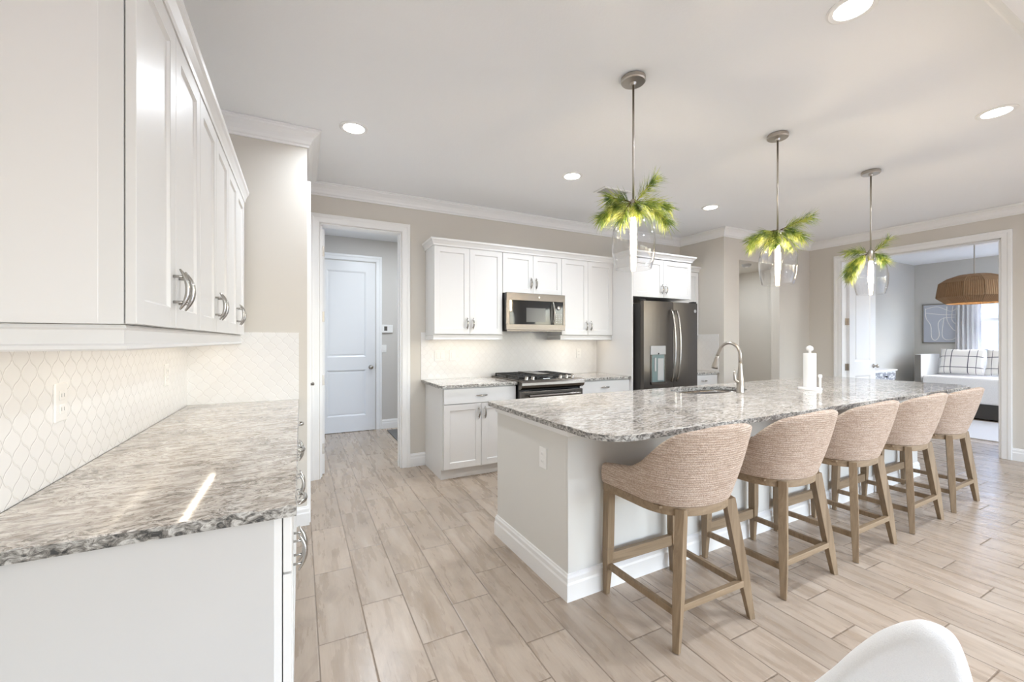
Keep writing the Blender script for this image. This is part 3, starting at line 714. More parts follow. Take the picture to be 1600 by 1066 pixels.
# ------------------------------------------------------------------ microwave
r = thing('microwave_oven', 'stainless over-the-range microwave with black glass door', 'microwave', (1.968, 4.0, 1.448))
W = 0.752; Hh = 0.405
MB().box(0.002, 0.02, 0, W-0.002, 0.40, Hh).build('body', 'black', r, 0.002)
m = MB()
m.box(0, 0, 0.325, W, 0.022, Hh).box(0, 0, 0, W, 0.022, 0.062).box(0, 0, 0.062, 0.04, 0.022, 0.325).box(W-0.028, 0, 0.062, W, 0.022, 0.325)
m.build('door_frame', 'steel', r, 0.003)
MB().box(0.04, 0.004, 0.062, 0.565, 0.02, 0.325).build('door_glass', 'blackglass', r, 0.002)
MB().box(0.245, 0.0025, 0.09, 0.49, 0.004, 0.245).build('inner_screen', simple('screen_grey', (0.10, 0.10, 0.10), 0.15), r)
MB().box(0.605, 0.004, 0.062, W-0.028, 0.02, 0.325).build('control_panel', 'blackglass', r, 0.002)
MB().tube([(0.585, -0.004-0.030*math.sin(PI*i/10), 0.07+0.25*i/10) for i in range(11)], 0.011, 10, flat=1.3).build('handle', 'chrome', r, smooth=True)
mk = MB()
for i in range(5):
    for j in range(3): mk.box(0.632+0.03*j, 0.002, 0.085+0.022*i, 0.646+0.03*j, 0.004, 0.093+0.022*i)
mk.build('buttons', 'display', r)
MB().lathe([(0.024, 0), (0.024, 0.012), (0.02, 0.014), (0, 0.014)], (0.665, 0.004, 0.255), 20, 'y').build('dial', 'chrome', r, smooth=True)
MB().lathe([(0.011, 0), (0.011, 0.002), (0, 0.002)], (W/2+0.03, 0.0, 0.365), 18, 'y').build('badge', 'chrome', r)
MB().box(0.02, 0.03, -0.012, W-0.02, 0.36, 0).build('vent_grille', 'steel', r)

# ------------------------------------------------------------------ refrigerator
r = thing('refrigerator', 'stainless french-door refrigerator with ice and water dispenser', 'refrigerator', (3.565, 3.615, 0))
W = 0.905; SX = 0.478
MB().box(0.004, 0.075, 0.02, W-0.004, 0.76, 1.775).build('body', simple('fridge_side', (0.06, 0.058, 0.055), 0.5), r, 0.004)
def fdoor(x0, x1, z0, z1, name, cut=None):
    m = MB(); n = 8; pts = []
    for i in range(n+1):
        t = i/n; pts.append((x0+(x1-x0)*t, 0.012 - 0.012*math.sin(PI*t)))
    prof = pts + [(x1, 0.07), (x0, 0.07)]
    m.grid([[(x, y, z) for x, y in prof] for z in (z0, z1)], True)
    vs_ = list(m.b.verts); k = len(prof); m.cap(vs_[:k]); m.cap(vs_[k:])
    return m.build(name, 'steelv', r, 0.004)
dl = fdoor(0, SX-0.002, 0.72, 1.80, 'door'); dr = fdoor(SX+0.002, W, 0.72, 1.80, 'door')
fz = fdoor(0, W, 0.04, 0.714, 'freezer_drawer')
for x, dd in ((SX-0.055, dl), (SX+0.03, dr)):
    n = 16; pts = [(x, -0.012-0.060*math.sin(PI*i/n)**0.55, 0.84+0.86*i/n) for i in range(n+1)]
    MB().tube(pts, 0.0135, 10, flat=1.0).build('handle', 'chrome', dd, smooth=True)
MB().tube([(0.08+0.75*i/12, -0.012-0.055*math.sin(PI*i/12)**0.4, 0.64) for i in range(13)], 0.012, 10).build('handle', 'chrome', fz, smooth=True)
# dispenser on the left door
MB().box(0.095, -0.006, 1.165, 0.335, 0.02, 1.27).build('dispenser_panel', 'greyplastic', dl, 0.004)
MB().box(0.095, -0.004, 0.83, 0.115, 0.02, 1.165).box(0.315, -0.004, 0.83, 0.335, 0.02, 1.165).box(0.095, -0.018, 0.815, 0.335, 0.02, 0.845).build('dispenser_frame', 'steel', dl, 0.003)
MB().box(0.115, -0.002, 0.845, 0.315, 0.003, 1.165).build('dispenser_recess', simple('dispenser_recess', (0.16, 0.22, 0.22), 0.3), dl)
MB().box(0.15, -0.012, 0.97, 0.175, -0.002, 1.13).box(0.205, -0.006, 0.86, 0.30, -0.002, 1.12).build('dispenser_paddle', 'greyplastic', dl, 0.003)
MB().lathe([(0.009, 0), (0.009, 0.004), (0, 0.004)], (0.215, -0.006, 1.178), 14, 'y').build('button', 'black', dl)
MB().lathe([(0.020, 0), (0.020, 0.003), (0, 0.003)], (W-0.055, 0.003, 1.70), 20, 'y').build('badge', 'greyplastic', dr)
MB().box(0.0, 0.03, 1.80, 0.05, 0.10, 1.82).box(W-0.05, 0.03, 1.80, W, 0.10, 1.82).build('hinge_cover', 'black', r)

# ------------------------------------------------------------------ outlets and switches
def plate(label, cat, loc, rz, kind='outlet', w_=0.072, h_=0.116, group=None):
    r = thing('wall_outlet' if kind == 'outlet' else 'light_switch', label, cat, loc, rz, group)
    MB().box(-w_/2, -0.006, -h_/2, w_/2, 0, h_/2).build('cover_plate', 'plastic', r, 0.002)
    n = 1 if w_ < 0.1 else 2
    for i in range(n):
        cx = 0 if n == 1 else (-0.023 + 0.046*i)
        if kind == 'outlet':
            for z in (-0.021, 0.021):
                MB().box(cx-0.016, -0.0085, z-0.014, cx+0.016, -0.006, z+0.014).build('socket', 'plastic', r, 0.002)
            MB().box(cx-0.009, -0.009, 0.016, cx-0.006, -0.0085, 0.027).box(cx+0.006, -0.009, 0.016, cx+0.009, -0.0085, 0.027).box(cx-0.009, -0.009, -0.026, cx-0.006, -0.0085, -0.015).box(cx+0.006, -0.009, -0.026, cx+0.009, -0.0085, -0.015).build('slots', 'greyplastic', r)
        else: MB().box(cx-0.016, -0.0095, -0.033, cx+0.016, -0.006, 0.033).build('rocker', 'plastic', r, 0.002)
    return r
og = 'wall plates on the backsplash'
plate('white wall outlet on the left backsplash nearest the camera', 'outlet', (XL+0.008, 1.75, 1.147), H, group=og)
plate('white wall outlet on the left backsplash near the pantry corner', 'outlet', (XL+0.008, 2.88, 1.147), H, group=og)
plate('double white switch plate on back backsplash left of the range', 'switch', (1.355, YB-0.008, 1.17), 0, 'switch', 0.118, group=og)
plate('single white switch plate between double plate and range', 'switch', (1.50, YB-0.008, 1.17), 0, 'switch', group=og)
plate('white outlet on back backsplash right of the range', 'outlet', (3.20, YB-0.008, 1.17), 0, group=og)
plate('white light switch on hall wall below the thermostat', 'switch', (1.13, HY, 1.21), 0, 'switch')
r = thing('thermostat', 'white rectangular thermostat on the hall wall', 'thermostat', (1.175, HY, 1.51))
MB().box(-0.095, -0.025, -0.06, 0.085, 0, 0.06).build('housing', 'plastic', r, 0.006)
MB().box(-0.045, -0.0262, -0.03, 0.0, -0.025, 0.035).build('screen', simple('lcd', (0.10, 0.09, 0.08), 0.3), r)
tag(MB().box(1.145, 4.85, 0, 2.0, 6.33, 0.012).build('door_mat', 'mat', bevel=0.004), 'dark grey mat on the hall floor behind the doorway', 'mat')
# ------------------------------------------------------------------ island (turned a touch, as in the photo)
IP = (1.225, 1.775); IR = math.radians(1.1)
def isl(x, y, z=0):     # local island point to world
    c_, s_ = math.cos(IR), math.sin(IR); return (IP[0]+x*c_-y*s_, IP[1]+x*s_+y*c_, z)
IL = 4.22; IW = 0.845
r = thing('kitchen_island', 'long pale grey kitchen island with white baseboard', 'island', (IP[0], IP[1], 0), IR)
MB().box(0, 0, 0, IL, 0.02, 0.882).box(0, IW-0.04, 0, IL, IW-0.02, 0.882).box(0, 0.02, 0, 0.02, IW-0.04, 0.882).box(IL-0.02, 0.02, 0, IL, IW-0.04, 0.882).box(0.02, 0.02, 0.1, IL-0.02, IW-0.04, 0.12).build('body', 'island', r, 0.002)
MB().sweep([(0, 0), (IL, 0), (IL, IW-0.02), (0, IW-0.02)], [(0.0, 0.842), (0.006, 0.842), (0.009, 0.85), (0.009, 0.882), (0.0, 0.882)], fl, closed=True, side=-1).build('top_band', 'trim', r)
MB().sweep([(0, 0), (IL, 0), (IL, IW-0.02), (0, IW-0.02)], BB, fl, closed=True, side=-1).build('baseboard', 'trim', r)
m = MB()
for i in range(5):
    x0 = 0.05+i*0.83
    shaker(m, x0, 0.15, x0+0.40, 0.84, IW-0.02); shaker(m, x0+0.41, 0.15, x0+0.81, 0.84, IW-0.02)
m.build('cabinet_fronts', 'cab', r)
o = plate('white outlet on the end of the kitchen island', 'outlet', isl(0, 0.235, 0.675), IR-H); 
# countertop outline in island coordinates with rounded corners
def rounded(x0, y0, x1, y1, rr, seg=8):
    pts = []
    for cx, cy, a0, r_ in ((x0+rr[0], y0+rr[0], PI, rr[0]), (x1-rr[1], y0+rr[1], 1.5*PI, rr[1]), (x1-rr[2], y1-rr[2], 0, rr[2]), (x0+rr[3], y1-rr[3], H, rr[3])):
        for k in range(seg+1):
            a = a0+H*k/seg; pts.append((cx+r_*math.cos(a), cy+r_*math.sin(a)))
    return pts
def local(x, y):
    c_, s_ = math.cos(-IR), math.sin(-IR); dx, dy = x-IP[0], y-IP[1]; return (dx*c_-dy*s_, dx*s_+dy*c_)
hx, hy = local(3.10, 2.40)
hole = []
for k in range(48):
    a = 2*PI*k/48; e = 2/2.8
    cx_, sy_ = math.cos(a), math.sin(a)
    hole.append((hx + 0.375*math.copysign(abs(cx_)**e, cx_), hy + 0.185*math.copysign(abs(sy_)**e, sy_)))
ctop = rough_slab('island_countertop', rounded(-0.055, -0.365, 4.36, IW+0.03, (0.17, 0.17, 0.04, 0.025)), CT0, CT1, 'large grey and white granite slab on the kitchen island', holes=hole, rz=IR, loc=(IP[0], IP[1], 0))
# sink
r = thing('kitchen_sink', 'stainless undermount sink set in the island countertop', 'sink', isl(hx, hy, 0), IR)
m = MB(); rows = []
def rr_(a, b, z):
    out = []
    for k in range(48):
        t = 2*PI*k/48; e = 2/2.8; out.append((a*math.copysign(abs(math.cos(t))**e, math.cos(t)), b*math.copysign(abs(math.sin(t))**e, math.sin(t)), z))
    return out
vr = m.grid([rr_(0.405, 0.215, 0.8835), rr_(0.372, 0.182, 0.8835), rr_(0.368, 0.178, 0.86), rr_(0.355, 0.165, 0.70), rr_(0.32, 0.13, 0.672), rr_(0.05, 0.04, 0.665)], True)
m.cap(vr[-1])
m.build('basin', 'steel', r, smooth=True)
MB().lathe([(0.045, 0.666), (0.045, 0.669), (0.03, 0.669), (0.0, 0.667)], seg=20).build('drain', 'chrome', r, smooth=True)
# faucet
r = thing('kitchen_faucet', 'tall brushed nickel gooseneck pull-down faucet at the sink', 'faucet', (3.155, 2.155, 0.914), IR)
MB().lathe([(0.030, 0), (0.030, 0.006), (0.027, 0.012), (0.026, 0.07), (0.027, 0.10), (0.023, 0.135), (0.016, 0.20), (0.0135, 0.23), (0.0135, 0.24)], seg=24).build('body', 'nickel', r, smooth=True)
pts = [(0, 0, 0.23), (0, 0, 0.29)] + [(0, 0.095-0.095*math.cos(PI*k/14), 0.30+0.10*math.sin(PI*k/14)) for k in range(0, 13)]
pts += [(0, 0.197, 0.31), (0, 0.206, 0.285)]
MB().tube(pts, 0.0125, 14).build('spout', 'nickel', r, smooth=True)
hd = MB(); q = Vector((0, 0.24, -0.97)).normalized(); p0 = Vector((0, 0.203, 0.292))
hd.tube([p0, p0+q*0.004, p0+q*0.03, p0+q*0.095, p0+q*0.112], [0.0135, 0.0155, 0.016, 0.026, 0.025], 16)
hd.build('spray_head', 'nickel', r, smooth=True)
MB().tube([(0, 0.0, 0.085), (-0.035, 0.004, 0.092), (-0.052, 0.01, 0.105), (-0.058, 0.012, 0.15), (-0.052, 0.012, 0.185)], [0.013, 0.012, 0.010, 0.007, 0.005], 10).build('lever', 'nickel', r, smooth=True)
# paper towel holder
r = thing('paper_towel_holder', 'white round paper towel holder standing on the island', 'holder', (3.88, 2.02, 0.914), IR)
MB().lathe([(0.086, 0), (0.088, 0.003), (0.088, 0.016), (0.084, 0.019), (0, 0.019)], seg=40).build('base', 'white', r, smooth=False)
MB().lathe([(0.010, 0.019), (0.010, 0.33), (0.022, 0.335), (0.027, 0.350), (0.022, 0.366), (0.008, 0.375), (0, 0.376)], seg=20).build('post', 'white', r, smooth=True)
MB().lathe([(0.009, 0.019), (0.0085, 0.10), (0.014, 0.108), (0.015, 0.118), (0.010, 0.130), (0, 0.131)], (0.062, -0.050, 0), 16).build('tension_arm', 'white', r, smooth=True)
r = tag(MB().lathe([(0.016, 0.0), (0.045, 0.0), (0.046, 0.004), (0.046, 0.288), (0.045, 0.292), (0.016, 0.292)], seg=40).build('paper_towel_roll', 'paper', smooth=False), 'white paper towel roll on its holder on the island', 'paper towel')
r.location = (3.88, 2.02, 0.9335)

# ------------------------------------------------------------------ bar stools
def stool():
    r = thing('bar_stool', 'x', 'stool', (0, 0, 0), 0, 'bar stools along the island')
    ZR0, ZR1 = 0.545, 0.585
    # plan outline of the rail: straight sides, round back; s from front-left (-1) over the back (0) to front-right (1)
    def plan(s, hw=0.255, fy=0.232, by=-0.235):
        sg = 1 if s > 0 else -1; a = abs(s)
        L = 0.42                                     # share of the straight side
        if a > 1-L:
            t = (a-(1-L))/L; y0 = -0.01; return Vector((sg*(hw-0.010*(1-t)), y0+(fy-y0)*t))
        t = a/(1-L)*H
        e = 0.82
        return Vector((sg*(hw-0.010)*math.sin(t)**e if t > 0 else 0.0, -0.01-(abs(by)-0.01)*math.cos(t)**e))
    N = 56
    S = [-1+2*i/N for i in range(N+1)]
    def normal(s):
        a, b = plan(max(-1, s-0.01)), plan(min(1, s+0.01)); d = (b-a).normalized(); return Vector((d.y, -d.x))
    # rail
    m = MB(); rows = []
    for s in S:
        p, n = plan(s), normal(s)
        rows.append([(p.x+n.x*o, p.y+n.y*o, z) for o, z in ((0.0, ZR0), (0.0, ZR1), (-0.028, ZR1), (-0.028, ZR0))])
    vr = m.grid(rows, True); m.cap(vr[0]); m.cap(vr[-1])
    m.box(-0.227, 0.204, ZR0, 0.227, 0.232, ZR1)
    m.box(-0.235, -0.14, ZR1-0.014, 0.235, 0.22, ZR1-0.002)
    m.build('seat_rail', 'railwood', r, 0.002)
    # upholstered shell
    def top(s):
        a = 1-abs(s)                              # 0 at the front ends
        t = min(1, max(0, (a-0.30)/0.46)); t = t*t*(3-2*t)
        u = min(1, max(0, (a-0.45)/0.55))
        u = u*u*(3-2*u); return 0.674 + 0.030*min(1, a/0.3) + 0.180*t + 0.068*u
    m = MB(); K = 12; outer = []; inner = []
    def flare(s, h):
        a = 1-abs(s); back = min(1, max(0, (a-0.15)/0.6))
        return 0.006 + h*(0.045 + 0.225*back) 
    TH = 0.042
    for s in S:
        p, n = plan(s), normal(s); zt = top(s); ro = []; ri = []
        for k in range(K+1):
            t = k/K; z = ZR1+0.001+(zt-ZR1-0.001)*t; f = flare(s, z-ZR1) + 0.012*math.sin(PI*min(1, t*1.0))*0.6
            ro.append((p.x+n.x*f, p.y+n.y*f, z)); f2 = f-TH
            ri.append((p.x+n.x*f2, p.y+n.y*f2, z - 0.0))
        capr = []
        f = flare(s, zt-ZR1)
        for q in range(1, 4):
            an = PI*q/4; off = -TH/2+TH/2*math.cos(an); capr.append((p.x+n.x*(f+off), p.y+n.y*(f+off), zt+0.014*math.sin(an)))
        outer.append(ro + capr + ri[::-1])
    vr = m.grid(outer, True); m.cap(vr[0]); m.cap(vr[-1])
    m.build('backrest_shell', 'weave', r, smooth=True, mods=(('BEVEL', dict(width=0.006, segments=3, limit_method='ANGLE', angle_limit=1.0)),))
    # cushion
    m = MB(); rows = []
    for z, g in ((ZR1, 0.045), (0.60, 0.042), (0.645, 0.042), (0.662, 0.055), (0.668, 0.09), (0.670, 0.16)):
        row = []
        for s in S:
            p, n = plan(s), normal(s); row.append((p.x*(1-g/0.25)+0, (p.y-0.0)*(1-g/0.25)+ (0.010 if g < 0.08 else 0)*1, z))
        rows.append(row)
    vr = m.grid(rows, True); m.cap(vr[0], True); m.cap(vr[-1])
    m.build('seat_cushion', 'weave', r, smooth=True)
    # legs: front pair upright and tapered, rear pair splayed
    for sx in (-1, 1):
        g = MB(); g.bar((sx*0.231, 0.209, ZR1-0.003), (sx*0.236, 0.213, 0.24), 0.044, 0.044, 0.044, 0.044); g.bar((sx*0.236, 0.213, 0.24), (sx*0.243, 0.219, 0), 0.044, 0.044, 0.024, 0.026)
        g.build('leg', 'legwood', r, 0.002)
        g = MB(); A = Vector((sx*0.158, -0.196, ZR1-0.008)); B = Vector((sx*0.25, -0.250, 0)); M_ = A.lerp(B, 0.62)
        xd = (0.93, -sx*0.36, 0)
        g.bar(A, M_, 0.052, 0.040, 0.046, 0.040, xdir=xd); g.bar(M_, B, 0.046, 0.040, 0.026, 0.028, xdir=xd)
        g.build('leg', 'legwood', r, 0.002)
    def legpt(sx, back, z):
        if back:
            A = Vector((sx*0.158, -0.196, ZR1-0.008)); B = Vector((sx*0.25, -0.250, 0)); return A.lerp(B, 1-z/(ZR1-0.008))
        return Vector((sx*0.237, 0.213, z))
    for sx in (-1, 1): MB().bar(legpt(sx, 0, 0.150), legpt(sx, 1, 0.150), 0.022, 0.030).build('stretcher', 'legwood', r, 0.0015)
    MB().bar(legpt(-1, 1, 0.172), legpt(1, 1, 0.172), 0.030, 0.024, xdir=(0, 0, 1)).build('stretcher', 'railwood', r, 0.0015)
    MB().bar(legpt(-1, 0, 0.185), legpt(1, 0, 0.185), 0.060, 0.024, xdir=(0, 0, 1)).build('footrest', 'railwood', r, 0.0015)
    return r
s0 = stool()
SL = ['woven bar stool at the near left end, closest to the camera', 'second bar stool from the near end of the island', 'middle bar stool of the five along the island', 'fourth bar stool from the near end, next to the farthest one', 'farthest bar stool, by the bedroom doorway']
SP = [(1.685, 1.517, -0.3), (2.468, 1.534, 1.0), (3.222, 1.549, 1.0), (4.010, 1.566, 1.2), (4.755, 1.580, 1.2)]
for i, (x, y, a) in enumerate(SP):
    if i == 0: s0.location = (x, y, 0); s0.rotation_euler = (0, 0, math.radians(a)); s0['label'] = SL[0]
    else: dup(s0, (x, y, 0), math.radians(a), SL[i])

# ------------------------------------------------------------------ pendants
def pendant():
    r = thing('pendant_light', 'x', 'pendant light', (0, 0, 0), 0, 'glass pendants over the island')
    MB().lathe([(0.066, -0.003), (0.069, -0.006), (0.069, -0.024), (0.064, -0.030), (0.018, -0.032), (0.012, -0.045), (0.0, -0.045)], seg=36).build('canopy', 'nickel', r, smooth=False)
    MB().lathe([(0.0062, -0.045), (0.0062, -0.70)], seg=12).build('rod', 'nickel', r, smooth=True)
    MB().lathe([(0.0, -0.698), (0.014, -0.70), (0.024, -0.715), (0.026, -0.765), (0.020, -0.785), (0.019, -0.80), (0, -0.80)], seg=24).build('socket', 'nickel', r, smooth=True)
    pr = [(0.027, -0.735), (0.040, -0.745), (0.070, -0.775), (0.100, -0.825), (0.117, -0.885), (0.122, -0.945), (0.118, -1.01), (0.108, -1.065), (0.100, -1.095)]
    m = MB()
    # smooth the profile
    def cr(p, t):
        n = len(p)-1; x = t*n; i = min(int(x), n-1); u = x-i
        P = [p[max(i-1, 0)], p[i], p[i+1], p[min(i+2, n)]]
        return tuple(0.5*((2*P[1][k])+(-P[0][k]+P[2][k])*u+(2*P[0][k]-5*P[1][k]+4*P[2][k]-P[3][k])*u*u+(-P[0][k]+3*P[1][k]-3*P[2][k]+P[3][k])*u**3) for k in (0, 1))
    q = [cr(pr, i/36) for i in range(37)]
    inn = [(a-0.003, b) for a, b in reversed(q)]
    m.lathe(q + [(q[-1][0]-0.0015, q[-1][1]-0.002)] + inn, seg=56, capb=False, capt=False)
    m.build('glass_shade', 'glass', r, smooth=True)
    MB().lathe([(0.0, -0.80), (0.012, -0.802), (0.013, -0.815), (0.016, -0.83), (0.0175, -0.86), (0.0175, -0.985), (0.014, -1.01), (0.0, -1.02)], seg=20).build('bulb', 'bulb', r, smooth=True)
    return r
def branch(parent, p0, d, L, n, spread=1.0, seed=1, droop=0.25, nl=0.092):
    rnd = random.Random(seed); d = Vector(d).normalized(); p = Vector(p0); pts = [p.copy()]; st = L/12
    for i in range(12):
        d = (d + Vector((0, 0, -droop/12*0.9))).normalized(); p = p + d*st; pts.append(p.copy())
    o = MB().tube(pts, [0.0034*(1-0.6*i/12) for i in range(13)], 6).build('branch', 'twig', parent)
    m = MB(); b = m.b; n = int(n*1.25)
    for k in range(n):
        t = 0.10 + 0.90*(k/n)**0.9; x = t*12; i = min(int(x), 11); q = pts[i].lerp(pts[i+1], x-i); dd = (pts[i+1]-pts[i]).normalized()
        a = rnd.uniform(0, 2*PI); u = dd.orthogonal().normalized(); v = dd.cross(u)
        out = (u*math.cos(a)+v*math.sin(a)); nd = (dd*rnd.uniform(0.55, 1.1) + out*rnd.uniform(0.75, 1.15)*spread + Vector((0, 0, -0.18))).normalized()
        ln = nl*rnd.uniform(0.55, 1.2); wv = nd.cross(out).normalized()*rnd.uniform(0.0014, 0.0022); e = q+nd*ln; md = q+nd*ln*0.5+out*0.003
        e = e + Vector((0, 0, -0.008))
        V = [b.verts.new(c_) for c_ in (q-wv*0.7, q+wv*0.7, md-wv, md+wv, e)]
        b.faces.new((V[0], V[1], V[3], V[2])); b.faces.new((V[2], V[3], V[4]))
    nd_ = m.build('needles', 'needle', o); nd_['kind'] = 'stuff'
    return o
def bunch(label, loc, specs, seed):
    r = thing('pine_sprig', label, 'pine sprig', loc, 0, 'artificial pine sprigs tied to the pendants')
    for i, (dx, dy, dz, L, n, drp) in enumerate(specs): branch(r, (dx*0.018, dy*0.018, 0.0), (dx, dy, dz), L, n, 0.9, seed*10+i, drp)
    return r
p0 = pendant(); PL = ['first glass pendant light, nearest the camera', 'middle glass pendant light over the island', 'farthest glass pendant light, in front of the bedroom doorway']
PP = [(1.701, 1.812), (3.112, 1.835), (4.52, 1.855)]
for i, (x, y) in enumerate(PP):
    if i == 0: p0.location = (x, y, CEIL); p0['label'] = PL[0]
    else: dup(p0, (x, y, CEIL), 0.7*i, PL[i])
# view directions at each pendant: R = image right, T = towards the camera
def RT(x, y):
    v = Vector((x, y, 0)).normalized(); return Vector((v.y, -v.x, 0)), -v
def specs(x, y, lst):
    Rr, T = RT(x, y); return [(*(Rr*a+T*b+Vector((0, 0, c_))), L, n, dr) for a, b, c_, L, n, dr in lst]
x, y = PP[0]
bunch('green pine sprig tied around the first pendant', (x, y, CEIL-0.715), specs(x, y, [(-1, 0.3, -0.25, 0.19, 260, 0.6), (-0.8, 0.5, 0.25, 0.13, 200, 0.4), (1, 0.35, -0.4, 0.22, 280, 0.9), (0.9, -0.4, 0.25, 0.19, 220, 0.7), (0.75, 0.1, 0.95, 0.16, 140, 0.2), (-0.6, 0.8, -0.9, 0.15, 180, 0.5), (-1, -0.4, 0.0, 0.16, 200, 0.7), (0.3, 0.9, -0.6, 0.12, 150, 0.6)]), 3)
x, y = PP[1]
bunch('green pine sprig tied around the middle pendant', (x, y, CEIL-0.70), specs(x, y, [(-1, 0.3, -0.1, 0.17, 240, 0.6), (-0.9, -0.3, -0.1, 0.19, 220, 0.9), (0.95, 0.2, 0.35, 0.19, 220, 0.1), (0.9, 0.4, -0.25, 0.16, 220, 0.6), (-0.1, 0.9, -0.8, 0.15, 220, 0.6), (0.5, -0.6, -0.4, 0.15, 180, 0.6), (-0.4, 0.7, -0.4, 0.14, 180, 0.8)]), 5)
x, y = PP[2]
bunch('green pine sprig drooping to the left on the farthest pendant', (x, y, CEIL-0.73), specs(x, y, [(-0.95, 0.3, -0.25, 0.23, 260, 1.5), (-0.8, 0.5, -0.6, 0.27, 300, 1.3), (-0.7, 0.2, 0.45, 0.15, 200, 0.9), (0.8, 0.3, -0.3, 0.12, 200, 1.2), (0.75, 0.1, 0.75, 0.15, 90, 0.0), (-0.9, -0.3, -0.35, 0.22, 220, 1.2)]), 8)

# ------------------------------------------------------------------ ceiling fixtures
CL = ['recessed ceiling light nearest the pantry wall', 'recessed ceiling light above the range', 'recessed ceiling light before the refrigerator', 'recessed ceiling light at the right edge of the picture', 'recessed ceiling light at the top edge of the picture']
for i, (x, y) in enumerate(CANS):
    r = thing('recessed_light', CL[i], 'ceiling light', (x, y, CEIL), 0, 'recessed lights in the kitchen ceiling')
    MB().lathe([(0.096, 0.0), (0.096, -0.004), (0.088, -0.008), (0.070, -0.006), (0.070, -0.0015)], seg=40, capb=False, capt=False).build('trim_ring', 'trim', r, smooth=False)
    MB().lathe([(0.0, -0.003), (0.070, -0.003), (0.070, -0.001), (0, -0.001)], seg=36, capb=False, capt=False).build('lens', 'lens', r)
r = thing('ceiling_vent', 'white slatted air vent in the ceiling behind the first pendant', 'vent', (2.82, 3.30, CEIL), 0)
MB().box(-0.17, -0.095, -0.008, 0.17, -0.07, 0).box(-0.17, 0.07, -0.008, 0.17, 0.095, 0).box(-0.17, -0.07, -0.008, -0.145, 0.07, 0).box(0.145, -0.07, -0.008, 0.17, 0.07, 0).build('frame', 'trim', r, 0.002)
m = MB()
for k in range(9):
    yy = -0.062+0.0155*k; m.bar((-0.145, yy, -0.006), (0.145, yy, -0.006), 0.0015, 0.013, xdir=(0, 0.6, 1))
m.build('slats', 'greyplastic', r); MB().box(-0.145, -0.07, -0.0015, 0.145, 0.07, -0.0005).build('duct_backing', simple('duct', (0.25, 0.25, 0.25), 0.7), r)
r = thing('smoke_detector', 'small round white smoke detector on the niche ceiling', 'smoke detector', (5.96, 3.97, NZ+0.03), 0)
MB().lathe([(0.065, 0), (0.065, -0.02), (0.050, -0.038), (0.0, -0.040)], seg=30).build('housing', 'greyplastic', r, smooth=False)
MB().lathe([(0.02, -0.0395), (0.018, -0.044), (0, -0.045)], seg=16).build('sensor', 'plastic', r)

# ------------------------------------------------------------------ white chair, bottom right
def chair_shell():
    r = thing('upholstered_chair', 'white fabric chair back showing at the bottom edge', 'chair', (1.195, 0.425, -0.0), math.radians(-70.4))
    prof = [(0.13, 0.40), (0.122, 0.50), (0.107, 0.583), (0.098, 0.640), (0.083, 0.694), (0.071, 0.711), (0.052, 0.7185), (0.028, 0.7175), (0.008, 0.707), (-0.018, 0.685), (-0.055, 0.643), (-0.10, 0.575), (-0.137, 0.510), (-0.19, 0.425), (-0.20, 0.40)]
    def cr(n=6):
        out = []
        for i in range(len(prof)-1):
            P = [prof[max(i-1, 0)], prof[i], prof[i+1], prof[min(i+2, len(prof)-1)]]
            for k in range(n):
                u = k/n; out.append(tuple(0.5*((2*P[1][j])+(-P[0][j]+P[2][j])*u+(2*P[0][j]-5*P[1][j]+4*P[2][j]-P[3][j])*u*u+(-P[0][j]+3*P[1][j]-3*P[2][j]+P[3][j])*u**3) for j in (0, 1)))
        return out + [prof[-1]]
    pf = [(x, z-0.014*max(0, (z-0.42))/0.3) for x, z in cr()]; cx_, cz_ = -0.02, 0.45
    def ins(k): return [(cx_+(x-cx_)*(1-k), cz_+(z-cz_)*(1-k) if z > 0.42 else z) for x, z in pf]
    m = MB()
    rows = [[(x, y, z) for x, z in ins(k)] for y, k in ((0.0, 0.16), (0.003, 0.09), (0.012, 0.035), (0.028, 0.005), (0.045, 0.0), (0.065, 0.02), (0.078, 0.09), (0.08, 0.16))]
    vr = m.grid(rows, True); m.cap(vr[0], True); m.cap(vr[-1])
    m.build('backrest', 'fabricwhite', r, smooth=True)
    MB().box(-0.21, -0.42, 0.34, 0.14, 0.002, 0.44, 0.03).build('seat', 'fabricwhite', r)
    for x in (-0.18, 0.11):
        for y in (0.04, -0.38): MB().bar((x, y, 0.40 if y > 0 else 0.345), (x*1.05, y, 0), 0.04, 0.04, 0.028, 0.028).build('leg', 'legwood', r, 0.002)
    return r
chair_shell()
# ------------------------------------------------------------------ bedroom
r = thing('daybed', 'white daybed with high arms against the bedroom window wall', 'daybed', (0, 0, 0))
DX0, DX1, DY0, DY1 = 10.1, 10.9, 1.05, 3.40
MB().box(DX0+0.05, DY0, 0.02, DX1, DY1, 0.27).build('base', 'darkwood', r, 0.004)
MB().box(DX0, DY0+0.06, 0.27, DX1-0.06, DY1-0.02, 0.70, 0.03).build('mattress', 'quilt', r, smooth=False)
for y, nm in ((DY1, 'a'), (DY0-0.07, 'b')):
    MB().box(DX0+0.03, y, 0.05, DX1+0.02, y+0.09, 1.08, 0.012).build('arm', 'fabricwhite', r, smooth=False)
MB().box(DX0+0.012, DY1+0.005, 0.05, DX0+0.03, DY1+0.085, 1.07).build('arm_post', simple('grey_wood_post', (0.20, 0.19, 0.175), 0.5), r, 0.002)
MB().box(DX1-0.06, DY0, 0.25, DX1+0.02, DY1, 1.0, 0.012).build('backrest', 'fabricwhite', r)
